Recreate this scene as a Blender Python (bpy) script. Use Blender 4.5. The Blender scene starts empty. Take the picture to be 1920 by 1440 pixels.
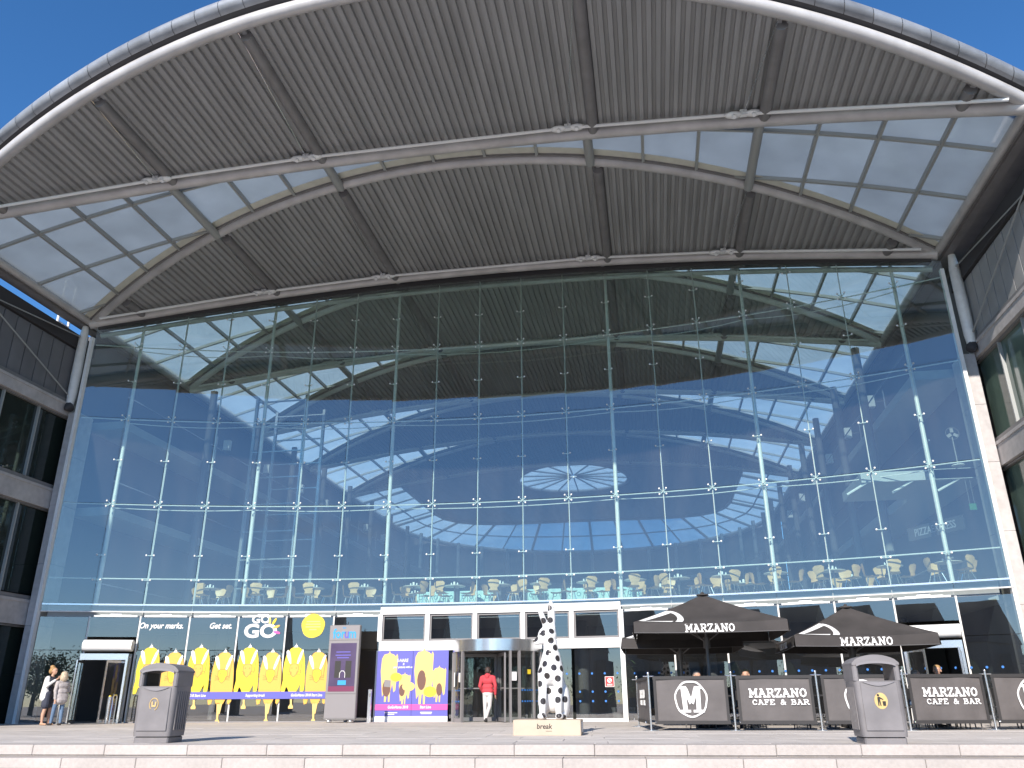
import bpy, bmesh, math, random
from mathutils import Vector, Matrix
random.seed(7)
SC = bpy.context.scene
COL = SC.collection
R_ = math.radians

# ------------------------------------------------------------------ camera
EYE = Vector((0.0, 0.0, 0.62))          # terrace level is z = 0, the photographer stands below the steps
def cam_setup():
    th, yaw, roll = R_(21.384), R_(9.385), R_(0.282)
    fwd = Vector((-math.sin(yaw)*math.cos(th), math.cos(yaw)*math.cos(th), math.sin(th)))
    r0 = Vector((math.cos(yaw), math.sin(yaw), 0)); u0 = r0.cross(fwd)
    r = r0*math.cos(roll) - u0*math.sin(roll); u = r0*math.sin(roll) + u0*math.cos(roll)
    m = Matrix(((r.x, u.x, -fwd.x, EYE.x), (r.y, u.y, -fwd.y, EYE.y), (r.z, u.z, -fwd.z, EYE.z), (0, 0, 0, 1)))
    c = bpy.data.cameras.new('camera'); c.sensor_width = 36.0; c.lens = 36.0*1519.0/1920.0
    c.clip_start = 0.05; c.clip_end = 2000
    o = bpy.data.objects.new('camera', c); COL.objects.link(o); o.matrix_world = m
    SC.camera = o
cam_setup()

# ------------------------------------------------------------------ sky, sun, exposure
SUN_EL = R_(29.5); SUN_TRAVEL = Vector((0.16*math.cos(SUN_EL), 0.987*math.cos(SUN_EL), -math.sin(SUN_EL)))
w = bpy.data.worlds.new('World'); SC.world = w; w.use_nodes = True
nt = w.node_tree; bg = nt.nodes['Background']
sky = nt.nodes.new('ShaderNodeTexSky'); sky.sky_type = 'NISHITA'; sky.sun_disc = False
sky.sun_elevation = SUN_EL; sky.sun_rotation = R_(189.2)
sky.air_density = 0.85; sky.dust_density = 0.04; sky.ozone_density = 5.0; sky.altitude = 20
hs=nt.nodes.new('ShaderNodeHueSaturation'); hs.inputs['Saturation'].default_value=1.15
nt.links.new(sky.outputs[0], hs.inputs['Color'])
# thin wisps of cloud all round the sky
_tc=nt.nodes.new('ShaderNodeTexCoord'); _mp=nt.nodes.new('ShaderNodeMapping'); _mp.inputs['Scale'].default_value=(1.6,2.6,6.0); _mp.inputs['Location'].default_value=(1.9,7.7,4.4)
nt.links.new(_tc.outputs['Generated'],_mp.inputs[0]); _ns=nt.nodes.new('ShaderNodeTexNoise'); _ns.inputs['Scale'].default_value=1.5; _ns.inputs['Detail'].default_value=9; _ns.inputs['Roughness'].default_value=0.55; _ns.inputs['Distortion'].default_value=0.6
nt.links.new(_mp.outputs[0],_ns.inputs['Vector']); _rp=nt.nodes.new('ShaderNodeValToRGB'); _rp.color_ramp.elements[0].position=0.62; _rp.color_ramp.elements[0].color=(0,0,0,1); _rp.color_ramp.elements[1].position=0.86; _rp.color_ramp.elements[1].color=(.55,.55,.55,1)
nt.links.new(_ns.outputs[0],_rp.inputs[0]); _mx=nt.nodes.new('ShaderNodeMix'); _mx.data_type='RGBA'; nt.links.new(_rp.outputs[0],_mx.inputs['Factor']); nt.links.new(hs.outputs[0],_mx.inputs[6]); _mx.inputs[7].default_value=(3.0,2.9,2.9,1)
nt.links.new(_mx.outputs[2], bg.inputs[0]); bg.inputs[1].default_value = 0.14
sl = bpy.data.lights.new('sun', 'SUN'); sl.energy = 4.3; sl.angle = R_(0.53); sl.color = (1.0, 0.92, 0.83)
so = bpy.data.objects.new('sun', sl); COL.objects.link(so)
so.rotation_euler = SUN_TRAVEL.to_track_quat('-Z', 'Y').to_euler(); so.location = (-30, -80, 60)
SC.view_settings.view_transform = 'Standard'; SC.view_settings.look = 'None'
SC.view_settings.exposure = 0.65; SC.view_settings.gamma = 1.0
SC.cycles.use_denoising = True
SC.cycles.max_bounces = 8; SC.cycles.diffuse_bounces = 4; SC.cycles.glossy_bounces = 4
SC.cycles.transmission_bounces = 6; SC.cycles.transparent_max_bounces = 24
SC.cycles.caustics_reflective = False; SC.cycles.caustics_refractive = False
SC.cycles.sample_clamp_indirect = 6.0

# ------------------------------------------------------------------ materials
MATS = {}
def pmat(name, col, rough=0.6, metal=0.0, spec=0.5, noise=0.0, scale=6.0, bump=0.0, bscale=40.0, col2=None, emit=0.0, detail=4.0, stretch=None, orand=0.0):
    m = bpy.data.materials.new(name); m.use_nodes = True; nt = m.node_tree; N = nt.nodes; L = nt.links
    b = N['Principled BSDF']; c = (col[0], col[1], col[2], 1)
    b.inputs['Base Color'].default_value = c; b.inputs['Roughness'].default_value = rough
    b.inputs['Metallic'].default_value = metal; b.inputs['Specular IOR Level'].default_value = spec
    if noise or bump or col2:
        tc = N.new('ShaderNodeTexCoord'); src = tc.outputs['Object']
        if stretch:
            mp = N.new('ShaderNodeMapping'); mp.inputs['Scale'].default_value = stretch; L.new(src, mp.inputs[0]); src = mp.outputs[0]
    if noise or col2:
        n = N.new('ShaderNodeTexNoise'); n.inputs['Scale'].default_value = scale; n.inputs['Detail'].default_value = detail
        L.new(src, n.inputs['Vector'])
        rp = N.new('ShaderNodeValToRGB'); L.new(n.outputs[0], rp.inputs[0])
        lo = tuple(max(0, v*(1-noise)) for v in col); hi = tuple(min(1, v*(1+noise)) for v in (col2 or col))
        rp.color_ramp.elements[0].position = 0.3; rp.color_ramp.elements[1].position = 0.7
        rp.color_ramp.elements[0].color = (*lo, 1); rp.color_ramp.elements[1].color = (*hi, 1)
        csrc = rp.outputs[0]
        if orand:
            oi = N.new('ShaderNodeObjectInfo'); om = N.new('ShaderNodeMapRange'); om.inputs['To Min'].default_value = 1-orand; om.inputs['To Max'].default_value = 1+orand
            L.new(oi.outputs['Random'], om.inputs[0]); mv = N.new('ShaderNodeVectorMath'); mv.operation = 'SCALE'; L.new(csrc, mv.inputs[0]); L.new(om.outputs[0], mv.inputs['Scale']); csrc = mv.outputs[0]
            # broad stains on top
            n3 = N.new('ShaderNodeTexNoise'); n3.inputs['Scale'].default_value = 1.3; n3.inputs['Detail'].default_value = 8; ge = N.new('ShaderNodeNewGeometry'); L.new(ge.outputs['Position'], n3.inputs['Vector'])
            r3 = N.new('ShaderNodeMapRange'); r3.inputs['From Min'].default_value = .35; r3.inputs['From Max'].default_value = .7; r3.inputs['To Min'].default_value = .88; r3.inputs['To Max'].default_value = 1.04; L.new(n3.outputs[0], r3.inputs[0])
            mw = N.new('ShaderNodeVectorMath'); mw.operation = 'SCALE'; L.new(csrc, mw.inputs[0]); L.new(r3.outputs[0], mw.inputs['Scale']); csrc = mw.outputs[0]
        L.new(csrc, b.inputs['Base Color'])
        rr = N.new('ShaderNodeMapRange'); rr.inputs['To Min'].default_value = max(0.02, rough-0.08); rr.inputs['To Max'].default_value = min(1, rough+0.08)
        L.new(n.outputs[0], rr.inputs[0]); L.new(rr.outputs[0], b.inputs['Roughness'])
    if bump:
        n2 = N.new('ShaderNodeTexNoise'); n2.inputs['Scale'].default_value = bscale; n2.inputs['Detail'].default_value = 5
        L.new(src, n2.inputs['Vector']); bp = N.new('ShaderNodeBump'); bp.inputs['Strength'].default_value = bump; bp.inputs['Distance'].default_value = 0.02
        L.new(n2.outputs[0], bp.inputs['Height']); L.new(bp.outputs[0], b.inputs['Normal'])
    if emit:
        b.inputs['Emission Color'].default_value = c; b.inputs['Emission Strength'].default_value = emit
    MATS[name] = m; return m

def glass_mat(name, tint, refl, rough=0.0, wave=0.0, dust=0.05):
    """coated pane: clear tinted body with mirror-like coating on the side that is looked at"""
    m = bpy.data.materials.new(name); m.use_nodes = True; nt = m.node_tree; N = nt.nodes; L = nt.links
    for n in list(N): N.remove(n)
    out = N.new('ShaderNodeOutputMaterial'); tr = N.new('ShaderNodeBsdfTransparent'); tr.inputs[0].default_value = (*tint, 1)
    tr2 = N.new('ShaderNodeBsdfTransparent'); tr2.inputs[0].default_value = (1, 1, 1, 1)
    gl = N.new('ShaderNodeBsdfGlossy'); gl.inputs['Roughness'].default_value = rough; gl.inputs[0].default_value = (0.98, 0.96, 0.97, 1)
    fr = N.new('ShaderNodeFresnel'); fr.inputs[0].default_value = 1.5
    mr = N.new('ShaderNodeMapRange'); mr.inputs['From Min'].default_value = 0.04; mr.inputs['To Min'].default_value = refl; mr.inputs['To Max'].default_value = 1.0
    L.new(fr.outputs[0], mr.inputs[0])
    oi = N.new('ShaderNodeObjectInfo'); om = N.new('ShaderNodeMapRange'); om.inputs['To Min'].default_value = 0.92; om.inputs['To Max'].default_value = 1.0; L.new(oi.outputs['Random'], om.inputs[0])
    tv = N.new('ShaderNodeVectorMath'); tv.operation = 'SCALE'; tv.inputs[0].default_value = tint; L.new(om.outputs[0], tv.inputs['Scale']); L.new(tv.outputs[0], tr.inputs[0])
    mx = N.new('ShaderNodeMixShader'); L.new(mr.outputs[0], mx.inputs[0]); L.new(tr.outputs[0], mx.inputs[1]); L.new(gl.outputs[0], mx.inputs[2])
    ge = N.new('ShaderNodeNewGeometry'); mx2 = N.new('ShaderNodeMixShader')
    df = N.new('ShaderNodeBsdfDiffuse'); df.inputs[0].default_value = (0.62, 0.62, 0.63, 1); md = N.new('ShaderNodeMixShader')
    dn = N.new('ShaderNodeTexNoise'); dn.inputs['Scale'].default_value = 1.1; dn.inputs['Detail'].default_value = 7; dmp = N.new('ShaderNodeMapping'); dmp.inputs['Scale'].default_value = (1.6, 1.6, 0.35); L.new(ge.outputs['Position'], dmp.inputs[0]); L.new(dmp.outputs[0], dn.inputs['Vector'])
    dr = N.new('ShaderNodeMapRange'); dr.inputs['From Min'].default_value = .3; dr.inputs['From Max'].default_value = .75; dr.inputs['To Min'].default_value = dust*.55; dr.inputs['To Max'].default_value = dust*1.6; L.new(dn.outputs[0], dr.inputs[0])
    L.new(dr.outputs[0], md.inputs[0]); L.new(mx.outputs[0], md.inputs[1]); L.new(df.outputs[0], md.inputs[2])
    L.new(ge.outputs['Backfacing'], mx2.inputs[0]); L.new(md.outputs[0], mx2.inputs[1]); L.new(tr2.outputs[0], mx2.inputs[2])
    L.new(mx2.outputs[0], out.inputs[0])
    if wave:
        tc = N.new('ShaderNodeTexCoord'); n = N.new('ShaderNodeTexNoise'); n.inputs['Scale'].default_value = 0.55; n.inputs['Detail'].default_value = 1.0
        L.new(ge.outputs['Position'], n.inputs['Vector']); bp = N.new('ShaderNodeBump'); bp.inputs['Strength'].default_value = wave; bp.inputs['Distance'].default_value = 0.05
        L.new(n.outputs[0], bp.inputs['Height']); L.new(bp.outputs[0], gl.inputs['Normal'])
    MATS[name] = m; return m

def frit_mat(name, tcol, dcol, fac):
    m = bpy.data.materials.new(name); m.use_nodes = True; nt = m.node_tree; N = nt.nodes; L = nt.links
    for n in list(N): N.remove(n)
    out = N.new('ShaderNodeOutputMaterial'); tr = N.new('ShaderNodeBsdfTransparent'); tr.inputs[0].default_value = (*tcol, 1)
    tl = N.new('ShaderNodeBsdfTranslucent'); tl.inputs[0].default_value = (*dcol, 1)
    df = N.new('ShaderNodeBsdfDiffuse'); df.inputs[0].default_value = (*dcol, 1)
    fn = N.new('ShaderNodeTexNoise'); fn.inputs['Scale'].default_value = 0.9; fn.inputs['Detail'].default_value = 6; fg = N.new('ShaderNodeNewGeometry'); L.new(fg.outputs['Position'], fn.inputs['Vector'])
    oi = N.new('ShaderNodeObjectInfo'); ad = N.new('ShaderNodeMath'); ad.operation = 'MULTIPLY_ADD'; L.new(oi.outputs['Random'], ad.inputs[0]); ad.inputs[1].default_value = .22; L.new(fn.outputs[0], ad.inputs[2])
    fm = N.new('ShaderNodeMapRange'); fm.inputs['From Min'].default_value = .3; fm.inputs['From Max'].default_value = .95; fm.inputs['To Min'].default_value = .80; fm.inputs['To Max'].default_value = 1.08; L.new(ad.outputs[0], fm.inputs[0])
    fv = N.new('ShaderNodeVectorMath'); fv.operation = 'SCALE'; fv.inputs[0].default_value = dcol; L.new(fm.outputs[0], fv.inputs['Scale']); L.new(fv.outputs[0], tl.inputs[0])
    m0 = N.new('ShaderNodeMixShader'); m0.inputs[0].default_value = 0.25; L.new(tl.outputs[0], m0.inputs[1]); L.new(df.outputs[0], m0.inputs[2])
    mx = N.new('ShaderNodeMixShader'); mx.inputs[0].default_value = fac; L.new(tr.outputs[0], mx.inputs[1]); L.new(m0.outputs[0], mx.inputs[2])
    gl = N.new('ShaderNodeBsdfGlossy'); gl.inputs['Roughness'].default_value = 0.03
    m3 = N.new('ShaderNodeMixShader'); m3.inputs[0].default_value = 0.06; L.new(mx.outputs[0], m3.inputs[1]); L.new(gl.outputs[0], m3.inputs[2])
    L.new(m3.outputs[0], out.inputs[0]); MATS[name] = m; return m

pmat('soffit', (0.335, 0.335, 0.335), 0.45, noise=0.15, scale=0.9, spec=0.4, stretch=(3, 0.3, 1))
pmat('steel', (0.56, 0.54, 0.53), 0.42, metal=0.15, orand=0.03, noise=0.12, scale=1.5)
pmat('steel_pale', (0.74, 0.73, 0.71), 0.4, noise=0.06)
pmat('steel_dark', (0.24, 0.23, 0.23), 0.5, metal=0.2, noise=0.12, scale=2)
pmat('bar', (0.38, 0.39, 0.38), 0.45, metal=0.2)
pmat('white_paint', (0.84, 0.84, 0.83), 0.35, noise=0.04, scale=3)
pmat('cream', (0.62, 0.62, 0.54), 0.6, noise=0.08, scale=3)
pmat('stainless', (0.72, 0.72, 0.72), 0.22, metal=0.9)
pmat('chrome', (0.8, 0.8, 0.8), 0.12, metal=1.0)
pmat('zinc', (0.30, 0.315, 0.34), 0.5, orand=0.12, metal=0.25, noise=0.22, scale=1.6, detail=8)
pmat('flashing', (0.045, 0.042, 0.045), 0.6)
pmat('stone', (0.50, 0.47, 0.46), 0.75, orand=0.04, noise=0.1, scale=5, bump=0.25, bscale=60)
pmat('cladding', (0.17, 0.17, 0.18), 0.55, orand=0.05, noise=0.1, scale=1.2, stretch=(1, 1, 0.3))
pmat('cladding_sunlit', (0.36, 0.355, 0.35), 0.55, orand=0.05, noise=0.1, scale=1.2, stretch=(1, 1, 0.3))  # the left wing's cladding again, with sunlight put into the base colour
pmat('granite', (0.44, 0.395, 0.36), 0.7, orand=0.07, noise=0.0, col2=(0.52, 0.47, 0.43), scale=16.0, detail=12, bump=0.3, bscale=90)
pmat('paving', (0.62, 0.57, 0.525), 0.72, orand=0.06, noise=0.10, scale=1.7, bump=0.2, bscale=70, detail=7)
pmat('plaza_stone', (0.40, 0.38, 0.36), 0.8, noise=0.12, scale=0.8)
pmat('joint', (0.22, 0.205, 0.195), 0.9)
glass_mat('wall_glass', (0.74, 0.90, 0.85), 0.15, wave=0.03, dust=0.022)
glass_mat('low_glass', (0.62, 0.68, 0.67), 0.15, wave=0.03, dust=0.014)
glass_mat('clear_glass', (0.75, 0.82, 0.80), 0.05, dust=0.02)
frit_mat('roof_glass', (0.48, 0.52, 0.52), (0.60, 0.635, 0.65), 0.68)
frit_mat('roof_glass_in', (0.80, 0.84, 0.84), (0.88, 0.90, 0.90), 0.42)  # same glass as the outer panes, brightened in colour to look lit
frit_mat('apse_glass', (0.6, 0.68, 0.72), (0.8, 0.86, 0.9), 0.55)
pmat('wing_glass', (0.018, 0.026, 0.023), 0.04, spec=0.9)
pmat('wing_glass_reflect_tone', (0.10, 0.15, 0.125), 0.04, spec=0.8, noise=0.15, scale=0.5)  # wing glass again, reflected sky and opposite wing put into its colour
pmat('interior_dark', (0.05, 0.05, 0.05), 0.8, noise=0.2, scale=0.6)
pmat('interior_wall', (0.16, 0.155, 0.16), 0.8, noise=0.1, scale=0.5)
pmat('slab', (0.40, 0.41, 0.42), 0.6, noise=0.05)
pmat('floor_in', (0.14, 0.12, 0.11), 0.4, noise=0.1)
pmat('bin_plastic', (0.21, 0.195, 0.195), 0.5, orand=0.01, bump=0.15, bscale=260, noise=0.12, scale=3)
pmat('bin_liner', (0.02, 0.02, 0.02), 0.7)
pmat('gold', (0.62, 0.43, 0.17), 0.45, noise=0.06)
pmat('black_print', (0.02, 0.018, 0.016), 0.6)
pmat('canvas', (0.052, 0.046, 0.044), 0.85, orand=0.04, noise=0.22, scale=2, bump=0.15, bscale=20)
pmat('banner', (0.12, 0.108, 0.105), 0.7, orand=0.06, noise=0.15, scale=2.5, bump=0.6, bscale=3)
pmat('banner_edge', (0.035, 0.033, 0.033), 0.7)
pmat('print_white', (0.80, 0.79, 0.77), 0.6)
pmat('pole_grey', (0.16, 0.155, 0.155), 0.45, metal=0.3)
pmat('rubber', (0.025, 0.025, 0.027), 0.7)
pmat('plywood', (0.68, 0.43, 0.20), 0.45, noise=0.12, scale=3, stretch=(1, 1, 6))
pmat('tabletop', (0.5, 0.47, 0.42), 0.35)
pmat('aqua', (0.33, 0.56, 0.55), 0.6, noise=0.12, scale=5, col2=(0.5, 0.68, 0.66))
pmat('aqua_print', (0.08, 0.22, 0.24), 0.6)
pmat('yellow', (0.78, 0.58, 0.03), 0.5)
pmat('amber', (0.76, 0.42, 0.07), 0.5)
pmat('butter', (0.74, 0.52, 0.17), 0.5)
pmat('line_brown', (0.32, 0.19, 0.05), 0.6)
pmat('blue_print', (0.10, 0.10, 0.50), 0.5)
pmat('violet_print', (0.11, 0.11, 0.44), 0.5)
pmat('pink_print', (0.70, 0.08, 0.34), 0.5)
pmat('brown_print', (0.15, 0.07, 0.05), 0.6)
pmat('cyan_print', (0.03, 0.30, 0.58), 0.4)
pmat('indigo_print', (0.12, 0.10, 0.42), 0.4)
pmat('grey_paint', (0.20, 0.19, 0.19), 0.5, noise=0.05)
pmat('grey_mid', (0.23, 0.215, 0.22), 0.5)
pmat('screen', (0.085, 0.06, 0.12), 0.25, noise=0.15, scale=1.2)
pmat('screen_pink', (0.18, 0.04, 0.09), 0.3)
pmat('red_print', (0.62, 0.04, 0.04), 0.5)
pmat('blue_dot', (0.03, 0.18, 0.55), 0.4)
pmat('green_print', (0.02, 0.14, 0.05), 0.5)
pmat('sign_grey', (0.30, 0.31, 0.36), 0.6)
pmat('lamp_white', (0.8, 0.82, 0.82), 0.4)
pmat('skin', (0.55, 0.32, 0.22), 0.55, noise=0.05, scale=20)
pmat('hair_blond', (0.52, 0.42, 0.30), 0.6, noise=0.3, scale=30, bump=0.4, bscale=60)
pmat('hair_fair', (0.40, 0.24, 0.10), 0.6, noise=0.3, scale=30, bump=0.4, bscale=60)
pmat('hair_dark', (0.05, 0.03, 0.025), 0.6, noise=0.3, scale=30)
pmat('hair_grey', (0.30, 0.25, 0.22), 0.6, noise=0.3, scale=30)
pmat('cloth_white', (0.72, 0.71, 0.70), 0.85, bump=0.4, bscale=14)
pmat('cloth_navy', (0.045, 0.05, 0.075), 0.85, bump=0.3, bscale=14)
pmat('cloth_grey', (0.42, 0.38, 0.37), 0.85, noise=0.15, scale=12, bump=0.4, bscale=14)
pmat('denim', (0.12, 0.19, 0.30), 0.85, noise=0.12, scale=14)
pmat('cloth_red', (0.52, 0.055, 0.07), 0.85, bump=0.4, bscale=14)
pmat('cloth_pale', (0.58, 0.55, 0.53), 0.85, bump=0.4, bscale=14)
pmat('cloth_blue', (0.16, 0.19, 0.34), 0.85)
pmat('shoe_dark', (0.03, 0.028, 0.03), 0.6)
pmat('shoe_tan', (0.45, 0.28, 0.18), 0.6)
pmat('leaf', (0.055, 0.10, 0.03), 0.6, noise=0.4, scale=3, col2=(0.09, 0.15, 0.05))
pmat('leaf_plant', (0.10, 0.17, 0.06), 0.5, noise=0.3, scale=5)
pmat('bark', (0.10, 0.07, 0.05), 0.9, noise=0.3, scale=8)
pmat('flint', (0.22, 0.21, 0.20), 0.85, noise=0.25, scale=3)
pmat('lead_roof', (0.10, 0.105, 0.115), 0.6, noise=0.15)
pmat('plinth_paint', (0.50, 0.41, 0.31), 0.7, noise=0.08, scale=3)
M = MATS

# ------------------------------------------------------------------ mesh helpers
class MB:
    def __init__(s): s.v = []; s.f = []; s.m = []
    def add(s, vs, fs, mi=0):
        b = len(s.v); s.v += [tuple(p) for p in vs]
        for f in fs: s.f.append(tuple(b+i for i in f)); s.m.append(mi)
        return s
    def box(s, x0, x1, y0, y1, z0, z1, mi=0):
        return s.add([(x0,y0,z0),(x1,y0,z0),(x1,y1,z0),(x0,y1,z0),(x0,y0,z1),(x1,y0,z1),(x1,y1,z1),(x0,y1,z1)],
                     [(0,3,2,1),(4,5,6,7),(0,1,5,4),(1,2,6,5),(2,3,7,6),(3,0,4,7)], mi)
    def cbox(s, x0, x1, y0, y1, z0, z1, c=0.02, mi=0):
        """box with chamfered vertical and top edges"""
        def ring(z, d):
            a,b,p,q = x0+d, x1-d, y0+d, y1-d
            return [(a+c,p,z),(b-c,p,z),(b,p+c,z),(b,q-c,z),(b-c,q,z),(a+c,q,z),(a,q-c,z),(a,p+c,z)]
        vs = ring(z0,0)+ring(z1-c,0)+ring(z1,c); fs = [tuple(range(7,-1,-1)), tuple(range(16,24))]
        for k in (0,8):
            for i in range(8): fs.append((k+i, k+(i+1)%8, k+8+(i+1)%8, k+8+i))
        return s.add(vs, fs, mi)
    def obox(s, c, u, v, wv, hu, hv, hw, mi=0):
        c=Vector(c); u=Vector(u).normalized()*hu; v=Vector(v).normalized()*hv; wv=Vector(wv).normalized()*hw
        P=[c-u-v-wv,c+u-v-wv,c+u+v-wv,c-u+v-wv,c-u-v+wv,c+u-v+wv,c+u+v+wv,c-u+v+wv]
        return s.add(P,[(0,3,2,1),(4,5,6,7),(0,1,5,4),(1,2,6,5),(2,3,7,6),(3,0,4,7)],mi)
    def tube(s, pts, r, n=8, mi=0, caps=True, closed=False):
        pts=[Vector(p) for p in pts]; rs = r if isinstance(r,(list,tuple)) else [r]*len(pts)
        rings=[]; up=None
        for i,p in enumerate(pts):
            if closed: t=(pts[(i+1)%len(pts)]-pts[i-1])
            else: t=(pts[min(i+1,len(pts)-1)]-pts[max(i-1,0)])
            t.normalize()
            if up is None:
                up = Vector((0,0,1)) if abs(t.z)<0.9 else Vector((1,0,0))
            a=t.cross(up); 
            if a.length<1e-6: a=t.cross(Vector((0,1,0)))
            a.normalize(); b=a.cross(t); up=b
            rings.append([p+(a*math.cos(2*math.pi*k/n)+b*math.sin(2*math.pi*k/n))*rs[i] for k in range(n)])
        vs=[v for g in rings for v in g]; fs=[]; m=len(pts)
        for i in range(m if closed else m-1):
            for k in range(n):
                j=(i+1)%m; fs.append((i*n+k, i*n+(k+1)%n, j*n+(k+1)%n, j*n+k))
        if caps and not closed: fs.append(tuple(range(n-1,-1,-1))); fs.append(tuple((m-1)*n+k for k in range(n)))
        return s.add(vs,fs,mi)
    def prism(s, poly, o, ux, uy, depth, mi=0):
        """polygon in the plane (o,ux,uy) extruded by depth along ux x uy"""
        o=Vector(o); ux=Vector(ux); uy=Vector(uy); nrm=ux.cross(uy).normalized()*depth; n=len(poly)
        vs=[o+ux*x+uy*y for x,y in poly]+[o+ux*x+uy*y+nrm for x,y in poly]
        fs=[tuple(range(n-1,-1,-1)),tuple(range(n,2*n))]+[(i,(i+1)%n,n+(i+1)%n,n+i) for i in range(n)]
        return s.add(vs,fs,mi)
    def lathe(s, prof, c=(0,0,0), n=24, mi=0, sx=1, sy=1):
        vs=[]; fs=[]
        for r,z in prof:
            for k in range(n): a=2*math.pi*k/n; vs.append((c[0]+r*math.cos(a)*sx,c[1]+r*math.sin(a)*sy,c[2]+z))
        for i in range(len(prof)-1):
            for k in range(n): fs.append((i*n+k,i*n+(k+1)%n,(i+1)*n+(k+1)%n,(i+1)*n+k))
        fs.append(tuple(range(n-1,-1,-1))); fs.append(tuple((len(prof)-1)*n+k for k in range(n)))
        return s.add(vs,fs,mi)
    def ell(s, c, r, n=14, m=9, mi=0, rot=None):
        vs=[];fs=[]; c=Vector(c)
        for i in range(m+1):
            t=math.pi*i/m
            for k in range(n):
                a=2*math.pi*k/n; p=Vector((r[0]*math.sin(t)*math.cos(a),r[1]*math.sin(t)*math.sin(a),r[2]*math.cos(t)))
                if rot: p=rot@p
                vs.append(c+p)
        for i in range(m):
            for k in range(n): fs.append((i*n+k,(i+1)*n+k,(i+1)*n+(k+1)%n,i*n+(k+1)%n))
        return s.add(vs,fs,mi)
    def caps(s, p0, p1, r0, r1, mi=0, n=12):
        p0=Vector(p0);p1=Vector(p1); d=(p1-p0); L=max(d.length,1e-5); t=d/L
        pts=[];rs=[]
        for a in (90,60,30,0): pts.append(p0-t*r0*math.sin(R_(a))); rs.append(max(1e-4,r0*math.cos(R_(a))))
        for a in (0,30,60,90): pts.append(p1+t*r1*math.sin(R_(a))); rs.append(max(1e-4,r1*math.cos(R_(a))))
        return s.tube(pts,rs,n,mi)
    def mesh(s, name):
        me=bpy.data.meshes.new(name); me.from_pydata(s.v,[],s.f); me.update(); return me

def link(name, me, parent=None, loc=None, rot=None):
    o=bpy.data.objects.new(name,me); COL.objects.link(o)
    if parent is not None: o.parent=parent
    if loc is not None: o.location=loc
    if rot is not None: o.rotation_euler=rot
    return o
def obj(name, mb, mat, parent=None, smooth=False, loc=None, rot=None, label=None):
    me=mb.mesh(name)
    mats=mat if isinstance(mat,(list,tuple)) else [mat]
    for x in mats: me.materials.append(M[x])
    if len(mats)>1: me.polygons.foreach_set('material_index', mb.m)
    if smooth: 
        me.polygons.foreach_set('use_smooth',[True]*len(me.polygons))
        try: me.set_sharp_from_angle(angle=R_(40))
        except Exception: pass
    o=link(name,me,parent,loc,rot)
    if label: o['label']=label
    return o
def tag(o,label=None,cat=None,group=None,kind=None):
    if label: o['label']=label
    if cat: o['category']=cat
    if group: o['group']=group
    if kind: o['kind']=kind
    return o
def thing(name,label,cat,loc=(0,0,0),rz=0.0,group=None):
    o=link(name,None,None,loc,(0,0,rz)); o.empty_display_size=0.2
    return tag(o,label,cat,group)
def dup(root,loc=None,rz=None,label=None,group=None,parent=None):
    r=root.copy(); COL.objects.link(r)
    if parent is not None: r.parent=parent
    if loc is not None: r.location=loc
    if rz is not None: r.rotation_euler=(0,0,rz)
    if label: r['label']=label
    if group: r['group']=group
    for ch in list(root.children):
        c=ch.copy(); COL.objects.link(c); c.parent=r
        for g in list(ch.children):
            d=g.copy(); COL.objects.link(d); d.parent=c
    return r
def share(name,me,parent,loc=(0,0,0),rot=(0,0,0),scale=None):
    o=link(name,me,parent,loc,rot)
    if scale: o.scale=scale
    return o
def textmesh(name, body, size, mat, parent=None, loc=(0,0,0), rot=(0,0,0), bold=0.0, shear=0.0, extrude=0.002, align='CENTER', sx=1.0):
    cu=bpy.data.curves.new(name,'FONT'); cu.body=body; cu.size=size; cu.offset=bold; cu.shear=shear; cu.extrude=extrude
    cu.align_x=align; cu.align_y='CENTER'; cu.resolution_u=3
    t=bpy.data.objects.new(name,cu); COL.objects.link(t); bpy.context.view_layer.update()
    dg=bpy.context.evaluated_depsgraph_get(); me=bpy.data.meshes.new_from_object(t.evaluated_get(dg))
    bpy.data.objects.remove(t); bpy.data.curves.remove(cu)
    me.name=name; me.materials.clear(); me.materials.append(M[mat])
    o=link(name,me,parent,loc,rot); o.scale=(sx,1,1); return o
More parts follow.
